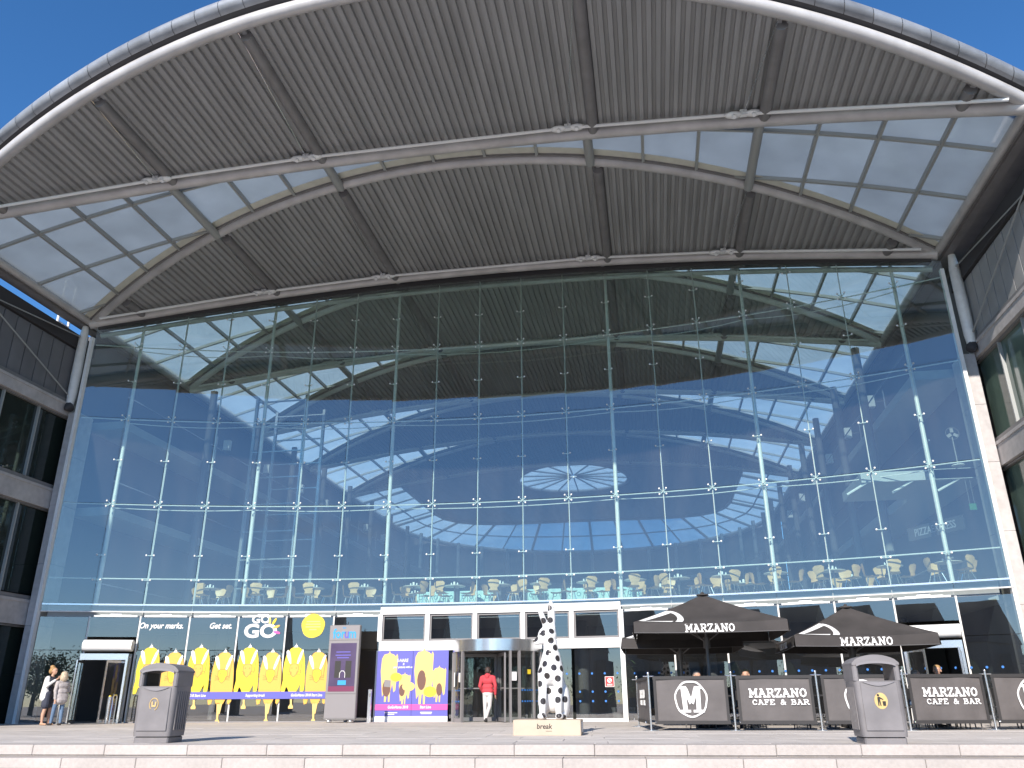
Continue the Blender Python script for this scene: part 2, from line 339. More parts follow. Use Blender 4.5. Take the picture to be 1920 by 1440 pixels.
# slab-serif typewriter lettering drawn stroke by stroke (unit height, serif feet)
GL={ 'M':(1.0,[[(.14,0),(.14,1)],[(.14,1),(.5,.3)],[(.5,.3),(.86,1)],[(.86,1),(.86,0)],[(0,0),(.3,0)],[(.7,0),(1,0)],[(0,1),(.2,1)],[(.8,1),(1,1)]]),
 'A':(.9,[[(.1,0),(.42,1)],[(.42,1),(.8,0)],[(.24,.36),(.66,.36)],[(0,0),(.24,0)],[(.64,0),(.92,0)],[(.24,1),(.44,1)]]),
 'R':(.86,[[(.14,0),(.14,1)],[(.14,1),(.56,1),(.7,.87),(.7,.66),(.56,.5),(.14,.5)],[(.44,.5),(.78,0)],[(0,0),(.3,0)],[(.7,0),(.9,0)],[(0,1),(.2,1)]]),
 'Z':(.72,[[(.06,1),(.66,1)],[(.66,1),(.06,0)],[(.06,0),(.68,0)],[(.06,1),(.06,.78)],[(.68,0),(.68,.24)]]),
 'N':(.92,[[(.14,0),(.14,1)],[(.14,1),(.76,0)],[(.76,0),(.76,1)],[(0,0),(.28,0)],[(.62,1),(.92,1)],[(0,1),(.2,1)]]),
 'O':(.84,[[(.4,1),(.14,.84),(.06,.5),(.14,.16),(.4,0),(.66,.16),(.74,.5),(.66,.84),(.4,1)]]),
 'C':(.78,[[(.68,.72),(.68,.9),(.4,1),(.16,.86),(.07,.5),(.16,.14),(.4,0),(.7,.16)]]),
 'F':(.74,[[(.14,0),(.14,1)],[(0,1),(.66,1),(.66,.78)],[(.14,.52),(.46,.52)],[(.46,.64),(.46,.4)],[(0,0),(.34,0)]]),
 'E':(.76,[[(.14,0),(.14,1)],[(0,1),(.66,1),(.66,.8)],[(.14,.52),(.46,.52)],[(0,0),(.7,0),(.7,.22)]]),
 'B':(.8,[[(.14,0),(.14,1)],[(0,1),(.52,1),(.64,.88),(.64,.66),(.52,.53),(.14,.53)],[(.5,.53),(.7,.4),(.7,.14),(.54,0),(0,0)]]),
 '&':(.86,[[(.82,0),(.24,.72),(.26,.92),(.42,1),(.56,.9),(.54,.7),(.14,.4),(.08,.18),(.24,0),(.46,.02),(.72,.3),(.74,.46)],[(.62,.46),(.86,.46)]]),
 ' ':(.6,[]) }
def slab_text(mb, body, height, width, cx, cz, thick, y=0.0, depth=0.004):
    """front face looks to -y; centred at (cx,cz), letters spread to the given width"""
    adv=[GL[c][0] for c in body]; gap=0.18; tot=sum(adv)+gap*(len(body)-1); sx=width/tot; x=cx-width/2; k=0
    for c in body:
        for st in GL[c][1]:
            for a,b in zip(st[:-1],st[1:]):
                p=Vector((x+a[0]*sx,0,cz-height/2+a[1]*height)); q=Vector((x+b[0]*sx,0,cz-height/2+b[1]*height))
                d=(q-p); L=d.length
                if L<1e-6: continue
                d/=L; nn=Vector((-d.z,0,d.x))*thick/2; p-=d*thick*.32; q+=d*thick*.32; e=y-depth-0.0004*(k%5); k+=1
                vs=[p+nn,p-nn,q-nn,q+nn]; 
                mb.add([(v.x,e,v.z) for v in vs]+[(v.x,y,v.z) for v in vs],[(0,1,2,3),(0,4,5,1),(1,5,6,2),(2,6,7,3),(3,7,4,0)])
        x+=(GL[c][0]+gap)*sx
    return mb
def remesh_obj(name, mb, tags, mats, voxel, parent=None, smooth_it=4, loc=None, rot=None):
    """fuse overlapping closed pieces to one continuous skin; colour zones follow the nearest piece"""
    me=mb.mesh(name+'_raw'); o=bpy.data.objects.new(name+'_raw',me); COL.objects.link(o)
    md=o.modifiers.new('r','REMESH'); md.mode='VOXEL'; md.voxel_size=voxel
    if smooth_it: s=o.modifiers.new('s','SMOOTH'); s.factor=0.5; s.iterations=smooth_it
    bpy.context.view_layer.update(); dg=bpy.context.evaluated_depsgraph_get()
    nm=bpy.data.meshes.new_from_object(o.evaluated_get(dg)); bpy.data.objects.remove(o); bpy.data.meshes.remove(me); nm.name=name
    nm.materials.clear()
    for x in mats: nm.materials.append(M[x])
    if tags:
        idx=[]
        for p in nm.polygons:
            c=p.center; best=9e9; bm_=0
            for (a,b,r0,r1,t) in tags:
                ab=b-a; L2=ab.length_squared; h=0 if L2<1e-9 else max(0,min(1,(c-a).dot(ab)/L2))
                d=(c-(a+ab*h)).length-(r0+(r1-r0)*h)
                if d<best: best=d; bm_=t
            idx.append(bm_)
        nm.polygons.foreach_set('material_index',idx)
    nm.polygons.foreach_set('use_smooth',[True]*len(nm.polygons)); nm.update()
    return link(name,nm,parent,loc,rot)

# ------------------------------------------------------------------ the building: roof vault and glass wall geometry
CX, HW, EAVE, RISE = -5.4, 15.6, 14.6, 2.4
XL, XR = CX-HW, CX+HW
def zv(x): t=(x-CX)/HW; return EAVE+RISE*(1-t*t)
YK=[18.35,25.75,33.0,40.2,47.5,54.8]
def Af(k,x): t=(x-CX)/HW; return YK[k]-(4.0 if k==0 else 4.35)*(1-t*t)
def Cf(k,x): t=(x-CX)/HW; return YK[k]+(2.05 if k==0 else 2.6)*(1-t*t)
GR, GY = 44.0, 28.5
def gp(s,off=0.0,z=0.0):
    a=s/GR; r=GR+off; return Vector((CX+r*math.sin(a), GY-GR+r*math.cos(a), z))
SL=[-14.05+1.677*i for i in range(18)]            # joint lines of the glass wall
SALL=[-15.66]+SL+[15.98]
MAST=(0,3,6,11,14,17)
XG=[gp(s).x for s in SL]

# ---- ground
g=MB(); g.box(-400,400,-400,400,-1.3,-1.02); tag(obj('plaza_ground',g,'plaza_stone'),kind='structure')
def edge(x): return 13.35+0.066*(x+2.2)             # the steps run slightly askew to the building
t=MB()
xs=[-60+2*i for i in range(61)]
vs=[];fs=[]
for x in xs:
    e=edge(x)+0.42; vs+=[(x,e,-0.008),(x,90,-0.008),(x,e,-1.0),(x,90,-1.0)]
for i in range(len(xs)-1):
    a=4*i;b=a+4; fs+=[(a,b,b+1,a+1),(a+2,b+2,b,a),(a+1,b+1,b+3,a+3)]
t.add(vs,fs); TER=tag(obj('terrace',t,'joint'),kind='structure')
# paving slabs of the terrace (each its own piece), coursed parallel to the step
ang=math.atan(0.066); ca,sa=math.cos(ang),math.sin(ang)
def ter(u,v): x=-2.2+u*ca-v*sa; y=13.35+u*sa+v*ca; return x,y
def slabmesh(L,D): 
    m=MB(); m.cbox(0.004,L-0.004,0.004,D-0.004,-0.06,0.0,0.006); me=m.mesh('paving_slab'); me.materials.append(M['paving']); return me
rows=[0.42]; ds=[0.9,0.9,0.9,1.2,1.2,1.2,1.5,1.5]
v=0.42; n_sl=0
for ri,d in enumerate(ds):
    L=1.5 if ri<3 else 2.0; me=slabmesh(L,d); u=-19.5+(0.75 if ri%2 else 0.0)-random.random()*0.2
    while u<12.5:
        x,y=ter(u,v); o=share('paving_slab',me,TER,(x,y,random.uniform(-0.002,0.0015)),(0,0,ang)); u+=L; n_sl+=1
    v+=d
far=MB(); 
for ri in range(14):
    d=1.5
    for k in range(1):
        a,b=ter(-24,v+0.004),ter(18,v+0.004); c2,e2=ter(18,v+d-0.004),ter(-24,v+d-0.004)
        far.add([(a[0],a[1],0),(b[0],b[1],0),(c2[0],c2[1],0),(e2[0],e2[1],0)],[(0,1,2,3)])
    v+=d
obj('paving_course',far,'paving',TER)
# the steps: granite blocks with a recessed foot
def blockmesh(L,hh,dep):
    m=MB(); m.cbox(0.003,L-0.003,0,dep,-hh+0.025,0,0.008); m.box(0.003,L-0.003,0.03,dep,-hh,-hh+0.025)
    me=m.mesh('step_block'); me.materials.append(M['granite']); return me
for si in range(6):
    zt=-0.17*si; va=-0.36*si; st=MB()
    x0,y0=ter(-24,va+0.06); x1,y1=ter(16,va+0.06); x2,y2=ter(16,va+0.8); x3,y3=ter(-24,va+0.8)
    st.add([(x0,y0,zt-0.03),(x1,y1,zt-0.03),(x2,y2,zt-0.03),(x3,y3,zt-0.03),(x0,y0,zt-0.168),(x1,y1,zt-0.168),(x2,y2,zt-0.168),(x3,y3,zt-0.168)],
           [(0,1,2,3),(4,5,1,0),(5,6,2,1),(6,7,3,2),(7,4,0,3)])
    S=tag(obj('step',st,'joint'),kind='structure')
    Ls=[1.22,1.3,1.38]; mes=[blockmesh(l,0.168,0.43) for l in Ls]
    if si>2: continue
    u=-15.6-0.55*(si%2); k=0
    while u<9.5:
        j=(k*2+si)%3; x,y=ter(u,va); share('step_block',mes[j],S,(x,y,zt+random.uniform(-.002,.002)),(0,0,ang)); u+=Ls[j]; k+=1

BLD=thing('civic_building','wide modern civic building with arched crescent roof over a tall concave glass wall','building')

# ---- crescent roofs: corrugated soffit, arched front tube, rear chord tube, beams, ties
BEAMX=[-19.15,-14.15,-9.4,-0.8,4.05,8.75]
def xlin(n,a=XL,b=XR): return [a+(b-a)*i/n for i in range(n+1)]
ROOFS=[]
for k in range(6):
    s=MB(); p=0.24; x=XL+0.12; prev=None; vs=[]; fs=[]
    prof=[]
    while x<XR-0.12:
        prof+=[(x,0),(x+0.092,0),(x+0.108,-0.088),(x+0.224,-0.088)]; x+=p
    for (px,dz) in prof:
        a,c=Af(k,px),Cf(k,px)
        if k==5: c=max(c,a+0.1)
        vs+=[(px,a-0.05,zv(px)+dz),(px,c+0.05,zv(px)+dz)]
    for i in range(len(prof)-1): fs.append((2*i,2*i+1,2*i+3,2*i+2))
    s.add(vs,fs)
    ro=obj('crescent_roof',s,'soffit',BLD,label=['front crescent of corrugated soffit hanging over the terrace','second crescent of corrugated soffit just above the glass wall'][k] if k<2 else None)
    ROOFS.append(ro)
    xs=xlin(64)
    obj('arch_tube',MB().tube([(x,Af(k,x),zv(x)-0.03) for x in xs],0.175,14),'steel' if k<2 else 'steel_pale',ro,True)  # inner arch and chord tubes paler: light from the glazing put into colour
    obj('chord_tube',MB().tube([(x,Cf(k,x)-(0.12 if k==1 else 0),zv(x)-0.14) for x in xs],0.195 if k<2 else 0.18,14),'steel' if k<2 else 'steel_pale',ro,True)
    dk=MB(); vs=[];fs=[]
    for x in xs: vs+=[(x,Af(k,x)-0.12,zv(x)+0.30),(x,Cf(k,x)+0.1,zv(x)+0.30)]
    for i in range(64): fs.append((2*i,2*i+2,2*i+3,2*i+1))
    for x in xs: vs+=[(x,Cf(k,x)+0.1,zv(x)-0.10)]
    for i in range(64): fs.append((2*i+1,2*i+3,130+i+1,130+i))
    dk.add(vs,fs); obj('roof_deck',dk,'zinc',ro)
    for bx in BEAMX:
        a,c=Af(k,bx),Cf(k,bx)
        if c-a<0.5: continue
        obj('beam',MB().tube([(bx,a+0.3,zv(bx)-0.14),(bx,c-0.12,zv(bx)-0.14)],0.165,14),'steel_dark',ro,True)  # shade under the soffit put into the darker steel colour
    # closing strip behind the soffit ends (dark rib ends)
    cl=MB();vs=[];fs=[]
    for x in xs: vs+=[(x,Cf(k,x)+0.06,zv(x)-0.10),(x,Cf(k,x)+0.06,zv(x)+0.1)]
    for i in range(64): fs.append((2*i,2*i+2,2*i+3,2*i+1))
    cl.add(vs,fs); obj('end_closer',cl,'flashing',ro)
    # tie: rod polygon between cast connectors below the chord, hangers up to the arch
    nodes=[(XL+0.35)]+[-14.5,-9.8,-1.55,3.45]+[XR-0.35]
    def npos(x): 
        return Vector((x,Cf(k,x)-(0.42 if k!=1 else 0.56),zv(x)-0.22))
    for a,b in zip(nodes[:-1],nodes[1:]):
        A,B=npos(a),npos(b); d=(B-A).normalized()
        obj('tie_rod',MB().tube([A+d*0.25,B-d*0.25],0.05,8),'white_paint',ro,True)
    if k<4:
        for a in nodes[1:-1]:
            A=npos(a); cn=MB()
            for sgn in (-1,1):
                cn.ell(A+Vector((sgn*0.27,-0.02,-0.02)),(0.25,0.13,0.085),14,8); cn.tube([A+Vector((sgn*0.27,-0.10,-0.16)),A+Vector((sgn*0.27,-0.02,0.0))],0.06,10)
            cn.box(A.x-0.10,A.x+0.10,A.y-0.09,A.y+0.03,A.z-0.09,A.z+0.09)
            obj('tie_connector',cn,'white_paint',ro,True)
            bx=min(BEAMX,key=lambda q:abs(q-a)); e=Vector((bx-0.12,Af(k,bx)+0.1,zv(bx)-0.2))
            obj('hanger_cable',MB().tube([A+Vector((0,0,0.05)),A+(e-A)*0.06],0.022,6).tube([A+(e-A)*0.05,e],0.011,5),'stainless',ro)
# front edge: gutter shadow gap and rounded zinc nosing panels
ro=ROOFS[0]; xs=xlin(64)
def nose(x,dy,dz): return (x,Af(0,x)+dy,zv(x)+dz)
gt=MB();vs=[];fs=[]
for x in xs: vs+=[nose(x,-0.02,0.12),nose(x,-0.20,0.20),nose(x,-0.24,0.22)]
for i in range(64):
    for j in range(2): fs.append((3*i+j,3*i+3+j,3*i+4+j,3*i+1+j))
gt.add(vs,fs); obj('gutter',gt,'flashing',ro)
prof=[(-0.22,0.20),(-0.34,0.22),(-0.42,0.30),(-0.45,0.40),(-0.42,0.50),(-0.34,0.56),(-0.1,0.60)]
x=XL-0.1
while x<XR:
    pn=MB(); x1=x+0.70; m0,m1=x+0.008,min(x1-0.008,XR+0.1); vs=[];fs=[]
    for px in (m0,(m0+m1)/2,m1):
        q=min(max(px,XL),XR)
        for dy,dz in prof: vs.append((px,Af(0,q)+dy,zv(q)+dz))
    nP=len(prof)
    for i in range(2):
        for j in range(nP-1): fs.append((i*nP+j,(i+1)*nP+j,(i+1)*nP+j+1,i*nP+j+1))
    pn.add(vs,fs); obj('nosing_panel',pn,'zinc',ro,True); x=x1
nk=MB();vs=[];fs=[]
for x in xs: vs+=[nose(x,-0.21,0.22),nose(x,-0.38,0.36),nose(x,-0.30,0.53)]
for i in range(64):
    for j in range(2): fs.append((3*i+j,3*i+3+j,3*i+4+j,3*i+1+j))
nk.add(vs,fs); obj('nosing_core',nk,'steel_dark',ro)

# ---- glazed crescents between the roofs
XM=[XL-0.04]+XG+[XR+0.04]
for k in range(5):
    YT=[YK[k]+1.95+2.32*j for j in range(4)]
    A1=MB()                                            # cream upstand along the next arch
    xs=xlin(48); vs=[];fs=[]
    for x in xs: vs+=[(x,max(Cf(k,x)+0.16,Af(k+1,x)-0.55),zv(x)+0.02),(x,Af(k+1,x)-0.24,zv(x)+0.02),(x,Af(k+1,x)-0.24,zv(x)-0.06),(x,Af(k+1,x)-0.05,zv(x)-0.06)]
    for i in range(48):
        fs.append((4*i,4*i+1,4*i+5,4*i+4))
    A1.add(vs,fs); gl=obj('roof_glazing',A1,'cream',BLD)
    A2=MB();A2.add(vs,[(4*i+1,4*i+2,4*i+6,4*i+5) for i in range(48)]+[(4*i+2,4*i+3,4*i+7,4*i+6) for i in range(48)])
    obj('gutter_strip',A2,'steel_dark',gl)
    for i in range(len(XM)-1):
        x0,x1=XM[i],XM[i+1]
        c0,c1=Cf(k,x0)+0.05,Cf(k,x1)+0.05; a0,a1=Af(k+1,x0)-0.2,Af(k+1,x1)-0.2
        cuts=[None]+[y for y in YT if y>min(c0,c1) and y<max(a0,a1)]+[None]
        for j in range(len(cuts)-1):
            y00=c0 if cuts[j] is None else min(max(cuts[j],c0),a0); y10=c1 if cuts[j] is None else min(max(cuts[j],c1),a1)
            y01=a0 if cuts[j+1] is None else max(min(cuts[j+1],a0),c0); y11=a1 if cuts[j+1] is None else max(min(cuts[j+1],a1),c1)
            if (y01-y00)+(y11-y10)<0.06: continue
            q=[(x0,y00),(x1,y10),(x1,y11),(x0,y01)]; pn=MB()
            pn.add([(a,b,zv(a)+0.09) for a,b in q]+[(a,b,zv(a)+0.105) for a,b in q],[(3,2,1,0),(4,5,6,7),(0,1,5,4),(1,2,6,5),(2,3,7,6),(3,0,4,7)])
            obj('roof_pane',pn,'roof_glass' if k==0 else 'roof_glass_in',gl)
    for i,x in enumerate(XG):
        y0,y1=Cf(k,x),Af(k+1,x)
        if y1-y0<0.15: continue
        if i in MAST[1:5]: obj('roof_beam',MB().tube([(x,y0,zv(x)-0.14),(x,y1,zv(x)-0.14)],0.15,12),'bar',gl,True)
        else:
            b=MB(); b.box(x-0.045,x+0.045,y0,y1,zv(x)-0.06,zv(x)+0.085); obj('glazing_bar',b,'bar',gl)
    for y in YT:
        for sg in (-1,1):
            xa=[x for x in xlin(60) if Cf(k,x)<y<Af(k+1,x)-0.1 and (x-CX)*sg>0]
            if len(xa)<2: continue
            tb=MB()
            for a,b in zip(xa[:-1],xa[1:]):
                P=Vector((a,y,zv(a)+0.01)); Q=Vector((b,y,zv(b)+0.01)); tb.obox((P+Q)/2,Q-P,(0,1,0),(0,0,1),(Q-P).length/2,0.04,0.06)
            obj('glazing_transom',tb,'bar',gl)
# eaves on both sides: box beam with edge tube
for sx,x0 in ((-1,XL),(1,XR)):
    e=MB(); a,b=sorted((x0+sx*0.02,x0+sx*(0.72 if sx<0 else 1.15))); e.box(a,b,18.2,70,EAVE-0.12,EAVE+0.22); a2,b2=sorted((x0+sx*0.18,x0+sx*0.45)); e.box(a2,b2,18.4,70,EAVE-0.2,EAVE-0.118)
    eb=obj('eave_beam',e,'steel_dark',BLD)
    obj('edge_tube',MB().tube([(x0,18.3,EAVE-0.06),(x0,70,EAVE-0.06)],0.13,12),'steel',eb,True)
# far end of the atrium roof: shallow cap with a round rooflight and a ring of glazing
OC=(CX,62.0,4.3); AP=(CX,66.0)
def zc(x,y): return zv(max(XL,min(XR,x)))
cap=MB();vs=[];fs=[];n=64
def outer(a):
    d=Vector((math.cos(a),math.sin(a))); r=OC[2]
    while r<30:
        x,y=OC[0]+d.x*r,OC[1]+d.y*r
        if y<Cf(5,max(XL,min(XR,x)))-0.1 and abs(x-CX)<HW: break
        if abs(x-CX)>12.2 and y<=AP[1]: break
        if y>AP[1] and math.hypot(x-AP[0],y-AP[1])>12.2: break
        r+=0.1
    return max(r,OC[2]+0.02)
for i in range(n):
    a=2*math.pi*i/n; ro_=outer(a)
    for r in (OC[2],ro_): x,y=OC[0]+math.cos(a)*r,OC[1]+math.sin(a)*r; vs.append((x,y,zc(x,y)-0.02))
for i in range(n): fs.append((2*i,2*i+1,2*((i+1)%n)+1,2*((i+1)%n)))
cap.add(vs,fs); CAP=obj('apse_roof',cap,'soffit',BLD)
for i in range(16):
    a0,a1=2*math.pi*i/16,2*math.pi*(i+1)/16
    for r0,r1 in ((0.3,2.95),(2.95,OC[2])):
        q=[(OC[0]+math.cos(a)*r,OC[1]+math.sin(a)*r) for a,r in ((a0,r0),(a1,r0),(a1,r1),(a0,r1))]
        pn=MB(); pn.add([(x,y,zc(x,y)+0.05+0.15*(1-math.hypot(x-OC[0],y-OC[1])/OC[2])) for x,y in q]+[(x,y,zc(x,y)+0.09+0.15*(1-math.hypot(x-OC[0],y-OC[1])/OC[2])) for x,y in q],[(3,2,1,0),(4,5,6,7),(0,1,5,4),(1,2,6,5),(2,3,7,6),(3,0,4,7)])
        obj('oculus_pane',pn,'apse_glass',CAP)
obj('oculus_ring',MB().tube([(OC[0]+math.cos(2*math.pi*i/48)*OC[2],OC[1]+math.sin(2*math.pi*i/48)*OC[2],zc(OC[0]+math.cos(2*math.pi*i/48)*OC[2],0)-0.05) for i in range(48)],0.13,8,closed=True),'steel',CAP,True)
path=[(XL,y) for y in (55,57.5,60,62.5,65)]+[(AP[0]-HW*math.cos(a),AP[1]+HW*math.sin(a)) for a in [math.pi*i/16 for i in range(17)]]+[(XR,y) for y in (65,62.5,60,57.5,55)]
inn=[(CX-12.2,y) for y in (55,57.5,60,62.5,65)]+[(AP[0]-12.2*math.cos(a),AP[1]+12.2*math.sin(a)) for a in [math.pi*i/16 for i in range(17)]]+[(CX+12.2,y) for y in (65,62.5,60,57.5,55)]
def lerp(a,b,t): return (a[0]+(b[0]-a[0])*t,a[1]+(b[1]-a[1])*t)
for i in range(len(path)-1):
    def zr(i,t): return 14.6*(1-t)+(zc(*inn[i])-0.05)*t
    for t0,t1 in ((0.0,0.5),(0.5,1.0)):
        q=[(lerp(path[i],inn[i],t0),zr(i,t0)),(lerp(path[i+1],inn[i+1],t0),zr(i+1,t0)),(lerp(path[i+1],inn[i+1],t1),zr(i+1,t1)),(lerp(path[i],inn[i],t1),zr(i,t1))]
        pn=MB(); pn.add([(p[0],p[1],z) for p,z in q]+[(p[0],p[1],z+.03) for p,z in q],[(3,2,1,0),(4,5,6,7),(0,1,5,4),(1,2,6,5),(2,3,7,6),(3,0,4,7)])
        obj('apse_pane',pn,'apse_glass',CAP)
    obj('apse_bar',MB().tube([(*path[i],14.55),(*inn[i],zc(*inn[i])-0.1)],.13 if i%2 else .07,6),'bar',CAP)
    obj('apse_bar',MB().tube([(*lerp(path[i],inn[i],.5),zr(i,.5)-.05),(*lerp(path[i+1],inn[i+1],.5),zr(i+1,.5)-.05)],.06,6),'bar',CAP)
obj('apse_inner_ring',MB().tube([(x,y,zc(x,y)-.08) for x,y in inn],.13,8),'steel',CAP,True)
for i in range(16):
    a=2*math.pi*i/16; obj('oculus_bar',MB().tube([(OC[0]+math.cos(a)*.3,OC[1]+math.sin(a)*.3,zc(OC[0],0)+.12),(OC[0]+math.cos(a)*OC[2],OC[1]+math.sin(a)*OC[2],zc(OC[0]+math.cos(a)*OC[2],0)-.03)],.06,6),'bar',CAP)
obj('apse_ring_beam',MB().tube([(x,y,14.45) for x,y in path],0.2,8),'steel',CAP,True)

# ---- the glass wall
LV=[3.86,7.40,10.69,13.69]
wallbase=MB()
def wbox(mb,s0,s1,off0,off1,z0,z1):
    P=[gp(s0,off0),gp(s1,off0),gp(s1,off1),gp(s0,off1)]
    mb.add([(p.x,p.y,z0) for p in P]+[(p.x,p.y,z1) for p in P],[(0,3,2,1),(4,5,6,7),(0,1,5,4),(1,2,6,5),(2,3,7,6),(3,0,4,7)])
    return mb
for a,b in zip(SALL[:-1],SALL[1:]): wbox(wallbase,a,b,-0.03,0.12,3.80,3.855)
GW=obj('glass_wall',wallbase,'stainless',BLD,label='tall concave wall of point-fixed glass panes on slim steel masts')
def panemesh(wd,h):
    m=MB(); m.box(-wd/2,wd/2,-0.008,0.008,0,h); me=m.mesh('pane'); return me
PM={}
def place_pane(i,z0,z1,mat,inset=0.006,parent=None,off=0.0,name='pane'):
    s0,s1=SALL[i],SALL[i+1]; wd=round(2*GR*math.sin((s1-s0)/2/GR)-2*inset,3); key=(wd,round(z1-z0,3),mat)
    if key not in PM: PM[key]=panemesh(wd,z1-z0); PM[key].materials.append(M[mat])
    a=(s0+s1)/2; P=(gp(s0)+gp(s1))/2
    o=share(name,PM[key],parent or GW,(P.x,P.y+off,z0),(R_(random.gauss(0,0.06)),0,-a/GR+R_(random.gauss(0,0.10)))); return o
for i in range(19):
    for r in range(3): place_pane(i,LV[r]+0.006,LV[r+1]-0.006,'wall_glass')
    s0,s1=SALL[i],SALL[i+1]; A,B=gp(s0),gp(s1); zt0,zt1=zv(max(XL,min(XR,A.x)))-0.42,zv(max(XL,min(XR,B.x)))-0.42
    pn=MB(); d=Vector((0,0.008,0)); z0=LV[3]+0.006
    A2=A+(B-A)*0.004;B2=B+(A-B)*0.004
    pn.add([(A2.x,A2.y-0.008,z0),(B2.x,B2.y-0.008,z0),(B2.x,B2.y-0.008,max(z0+.05,zt1)),(A2.x,A2.y-0.008,max(z0+.05,zt0)),(A2.x,A2.y+0.008,z0),(B2.x,B2.y+0.008,z0),(B2.x,B2.y+0.008,max(z0+.05,zt1)),(A2.x,A2.y+0.008,max(z0+.05,zt0))],
           [(0,1,2,3),(7,6,5,4),(4,5,1,0),(5,6,2,1),(6,7,3,2),(7,4,0,3)])
    obj('pane',pn,'wall_glass',GW)
    place_pane(i,3.60,3.795,'low_glass',name='spandrel_pane')
# head flashing under the second crescent
hd=MB();vs=[];fs=[]
ss=[-15.6+31.3*i/60 for i in range(61)]
for s in ss:
    P=gp(s); z=zv(max(XL,min(XR,P.x))); vs+=[(P.x,P.y-0.06,z-0.44),(P.x,P.y+0.25,z-0.44),(P.x,P.y-0.06,z+0.02),(P.x,P.y+0.25,z+0.02)]
for i in range(60):
    a=4*i;b=a+4; fs+=[(a,b,b+2,a+2),(a,a+1,b+1,b),(a+1,a+3,b+3,b+1)]
hd.add(vs,fs); obj('head_flashing',hd,'flashing',GW)
obj('head_tube',MB().tube([gp(s,0.35,zv(max(XL,min(XR,gp(s).x)))-0.55) for s in ss],0.10,8),'steel',GW,True)
# masts and slim twin mullion rods
for i,s in enumerate(SL):
    top=zv(gp(s).x)-0.35
    if i in MAST:
        zs=[0,2,4,6,8,10,12,14,top]; P=gp(s,0.38)
        obj('mast',MB().tube([(P.x,P.y,3.4),(P.x,P.y,7),(P.x,P.y,11),(P.x,P.y,top)],[0.062,0.075,0.066,0.055],12),'steel_pale',GW,True)
    else:
        for o in (0.14,0.24):
            P=gp(s,o); obj('mullion_rod',MB().tube([(P.x,P.y,3.4),(P.x,P.y,top)],0.017,6),'steel_pale',GW)
# horizontal wind rods in bowed pairs
for z in (7.42,10.70,13.70):
    obj('wind_rod',MB().tube([gp(s,0.22,z) for s in SALL],0.020,6),'steel_pale',GW)
    for a,b in zip(MAST[:-1],MAST[1:]):
        sa_,sb_=SL[a],SL[b]; n=6
        obj('wind_rod',MB().tube([gp(sa_+(sb_-sa_)*j/n,0.30+0.45*math.sin(math.pi*j/n),z-0.12+0.05*math.sin(math.pi*j/n)) for j in range(n+1)],0.016,6),'steel_pale',GW)
obj('hand_rail',MB().tube([gp(s,0.16,4.74) for s in SALL],0.022,6),'steel_pale',GW)
obj('floor_rail',MB().tube([gp(s,-0.03,3.585) for s in SALL],0.022,6),'white_paint',GW)
# spider fittings
def spider(n4):
    m=MB(); m.tube([(0,0.02,0),(0,0.2,0)],0.022,6)
    dirs=[(-.12,-.1),(.12,-.1),(-.12,.1),(.12,.1)] if n4 else [(-.13,0.0),(.13,0.0)]
    for x,z in dirs:
        m.tube([(0,0.09,0),(x,0.03,z)],0.014,5); m.ell((x,-0.014,z),(0.034,0.024,0.034),8,5)
    me=m.mesh('spider_fitting'); me.materials.append(M['lamp_white']); me.polygons.foreach_set('use_smooth',[True]*len(me.polygons)); return me
S4,S2=spider(True),spider(False)
for s in SL:
    for z,me in ((7.40,S4),(10.69,S4),(13.69,S4),(5.55,S2),(9.05,S2),(12.2,S2),(4.68,S2),(15.0,S2)):
        if z>zv(gp(s).x)-0.6: continue
        P=gp(s,0,z); share('spider_fitting',me,GW,P,(0,0,-s/GR))
# bracket plates below the slab
bpm=MB(); bpm.prism([(-.72,-.05),(.72,-.05),(.72,0),(.55,0),(.5,.02),(.2,.02),(.15,.09),(-.15,.09),(-.2,.02),(-.5,.02),(-.55,0),(-.72,0)],(0,0.06,0),(1,0,0),(0,0,1),0.04)
bpme=bpm.mesh('bracket_plate'); bpme.materials.append(M['white_paint'])
ENT=range(7,12)         # the five bays of the entrance screen (indices into SALL)
for i in range(1,18):
    if i in ENT: continue
    s=(SALL[i]+SALL[i+1])/2; share('bracket_plate',bpme,GW,gp(s,0,3.47),(0,0,-s/GR))
# ground storey: white posts and lower panes
for i in range(19):
    if i in ENT or i==1 or i==17: continue
    place_pane(i,0.04,2.30,'low_glass',inset=0.03); place_pane(i,2.32,3.40,'low_glass',inset=0.03)
for i in (1,17): place_pane(i,2.75,3.40,'low_glass',inset=0.03)
for i,s in enumerate(SL):
    if SL[6]+0.1<s<SL[11]-0.1: continue
    P=gp(s,0.06); pb=MB(); pb.obox((0,0,1.72),(1,0,0),(0,1,0),(0,0,1),0.026,0.045,1.72)
    obj('post',pb,'steel_pale',GW,loc=(P.x,P.y,0),rot=(0,0,-s/GR))
sill=MB()
for i in range(19):
    if i in ENT or i in (1,17): continue
    wbox(sill,SALL[i]+.02,SALL[i+1]-.02,-0.03,0.05,0.0,0.036)
obj('sill',sill,'steel_dark',GW)

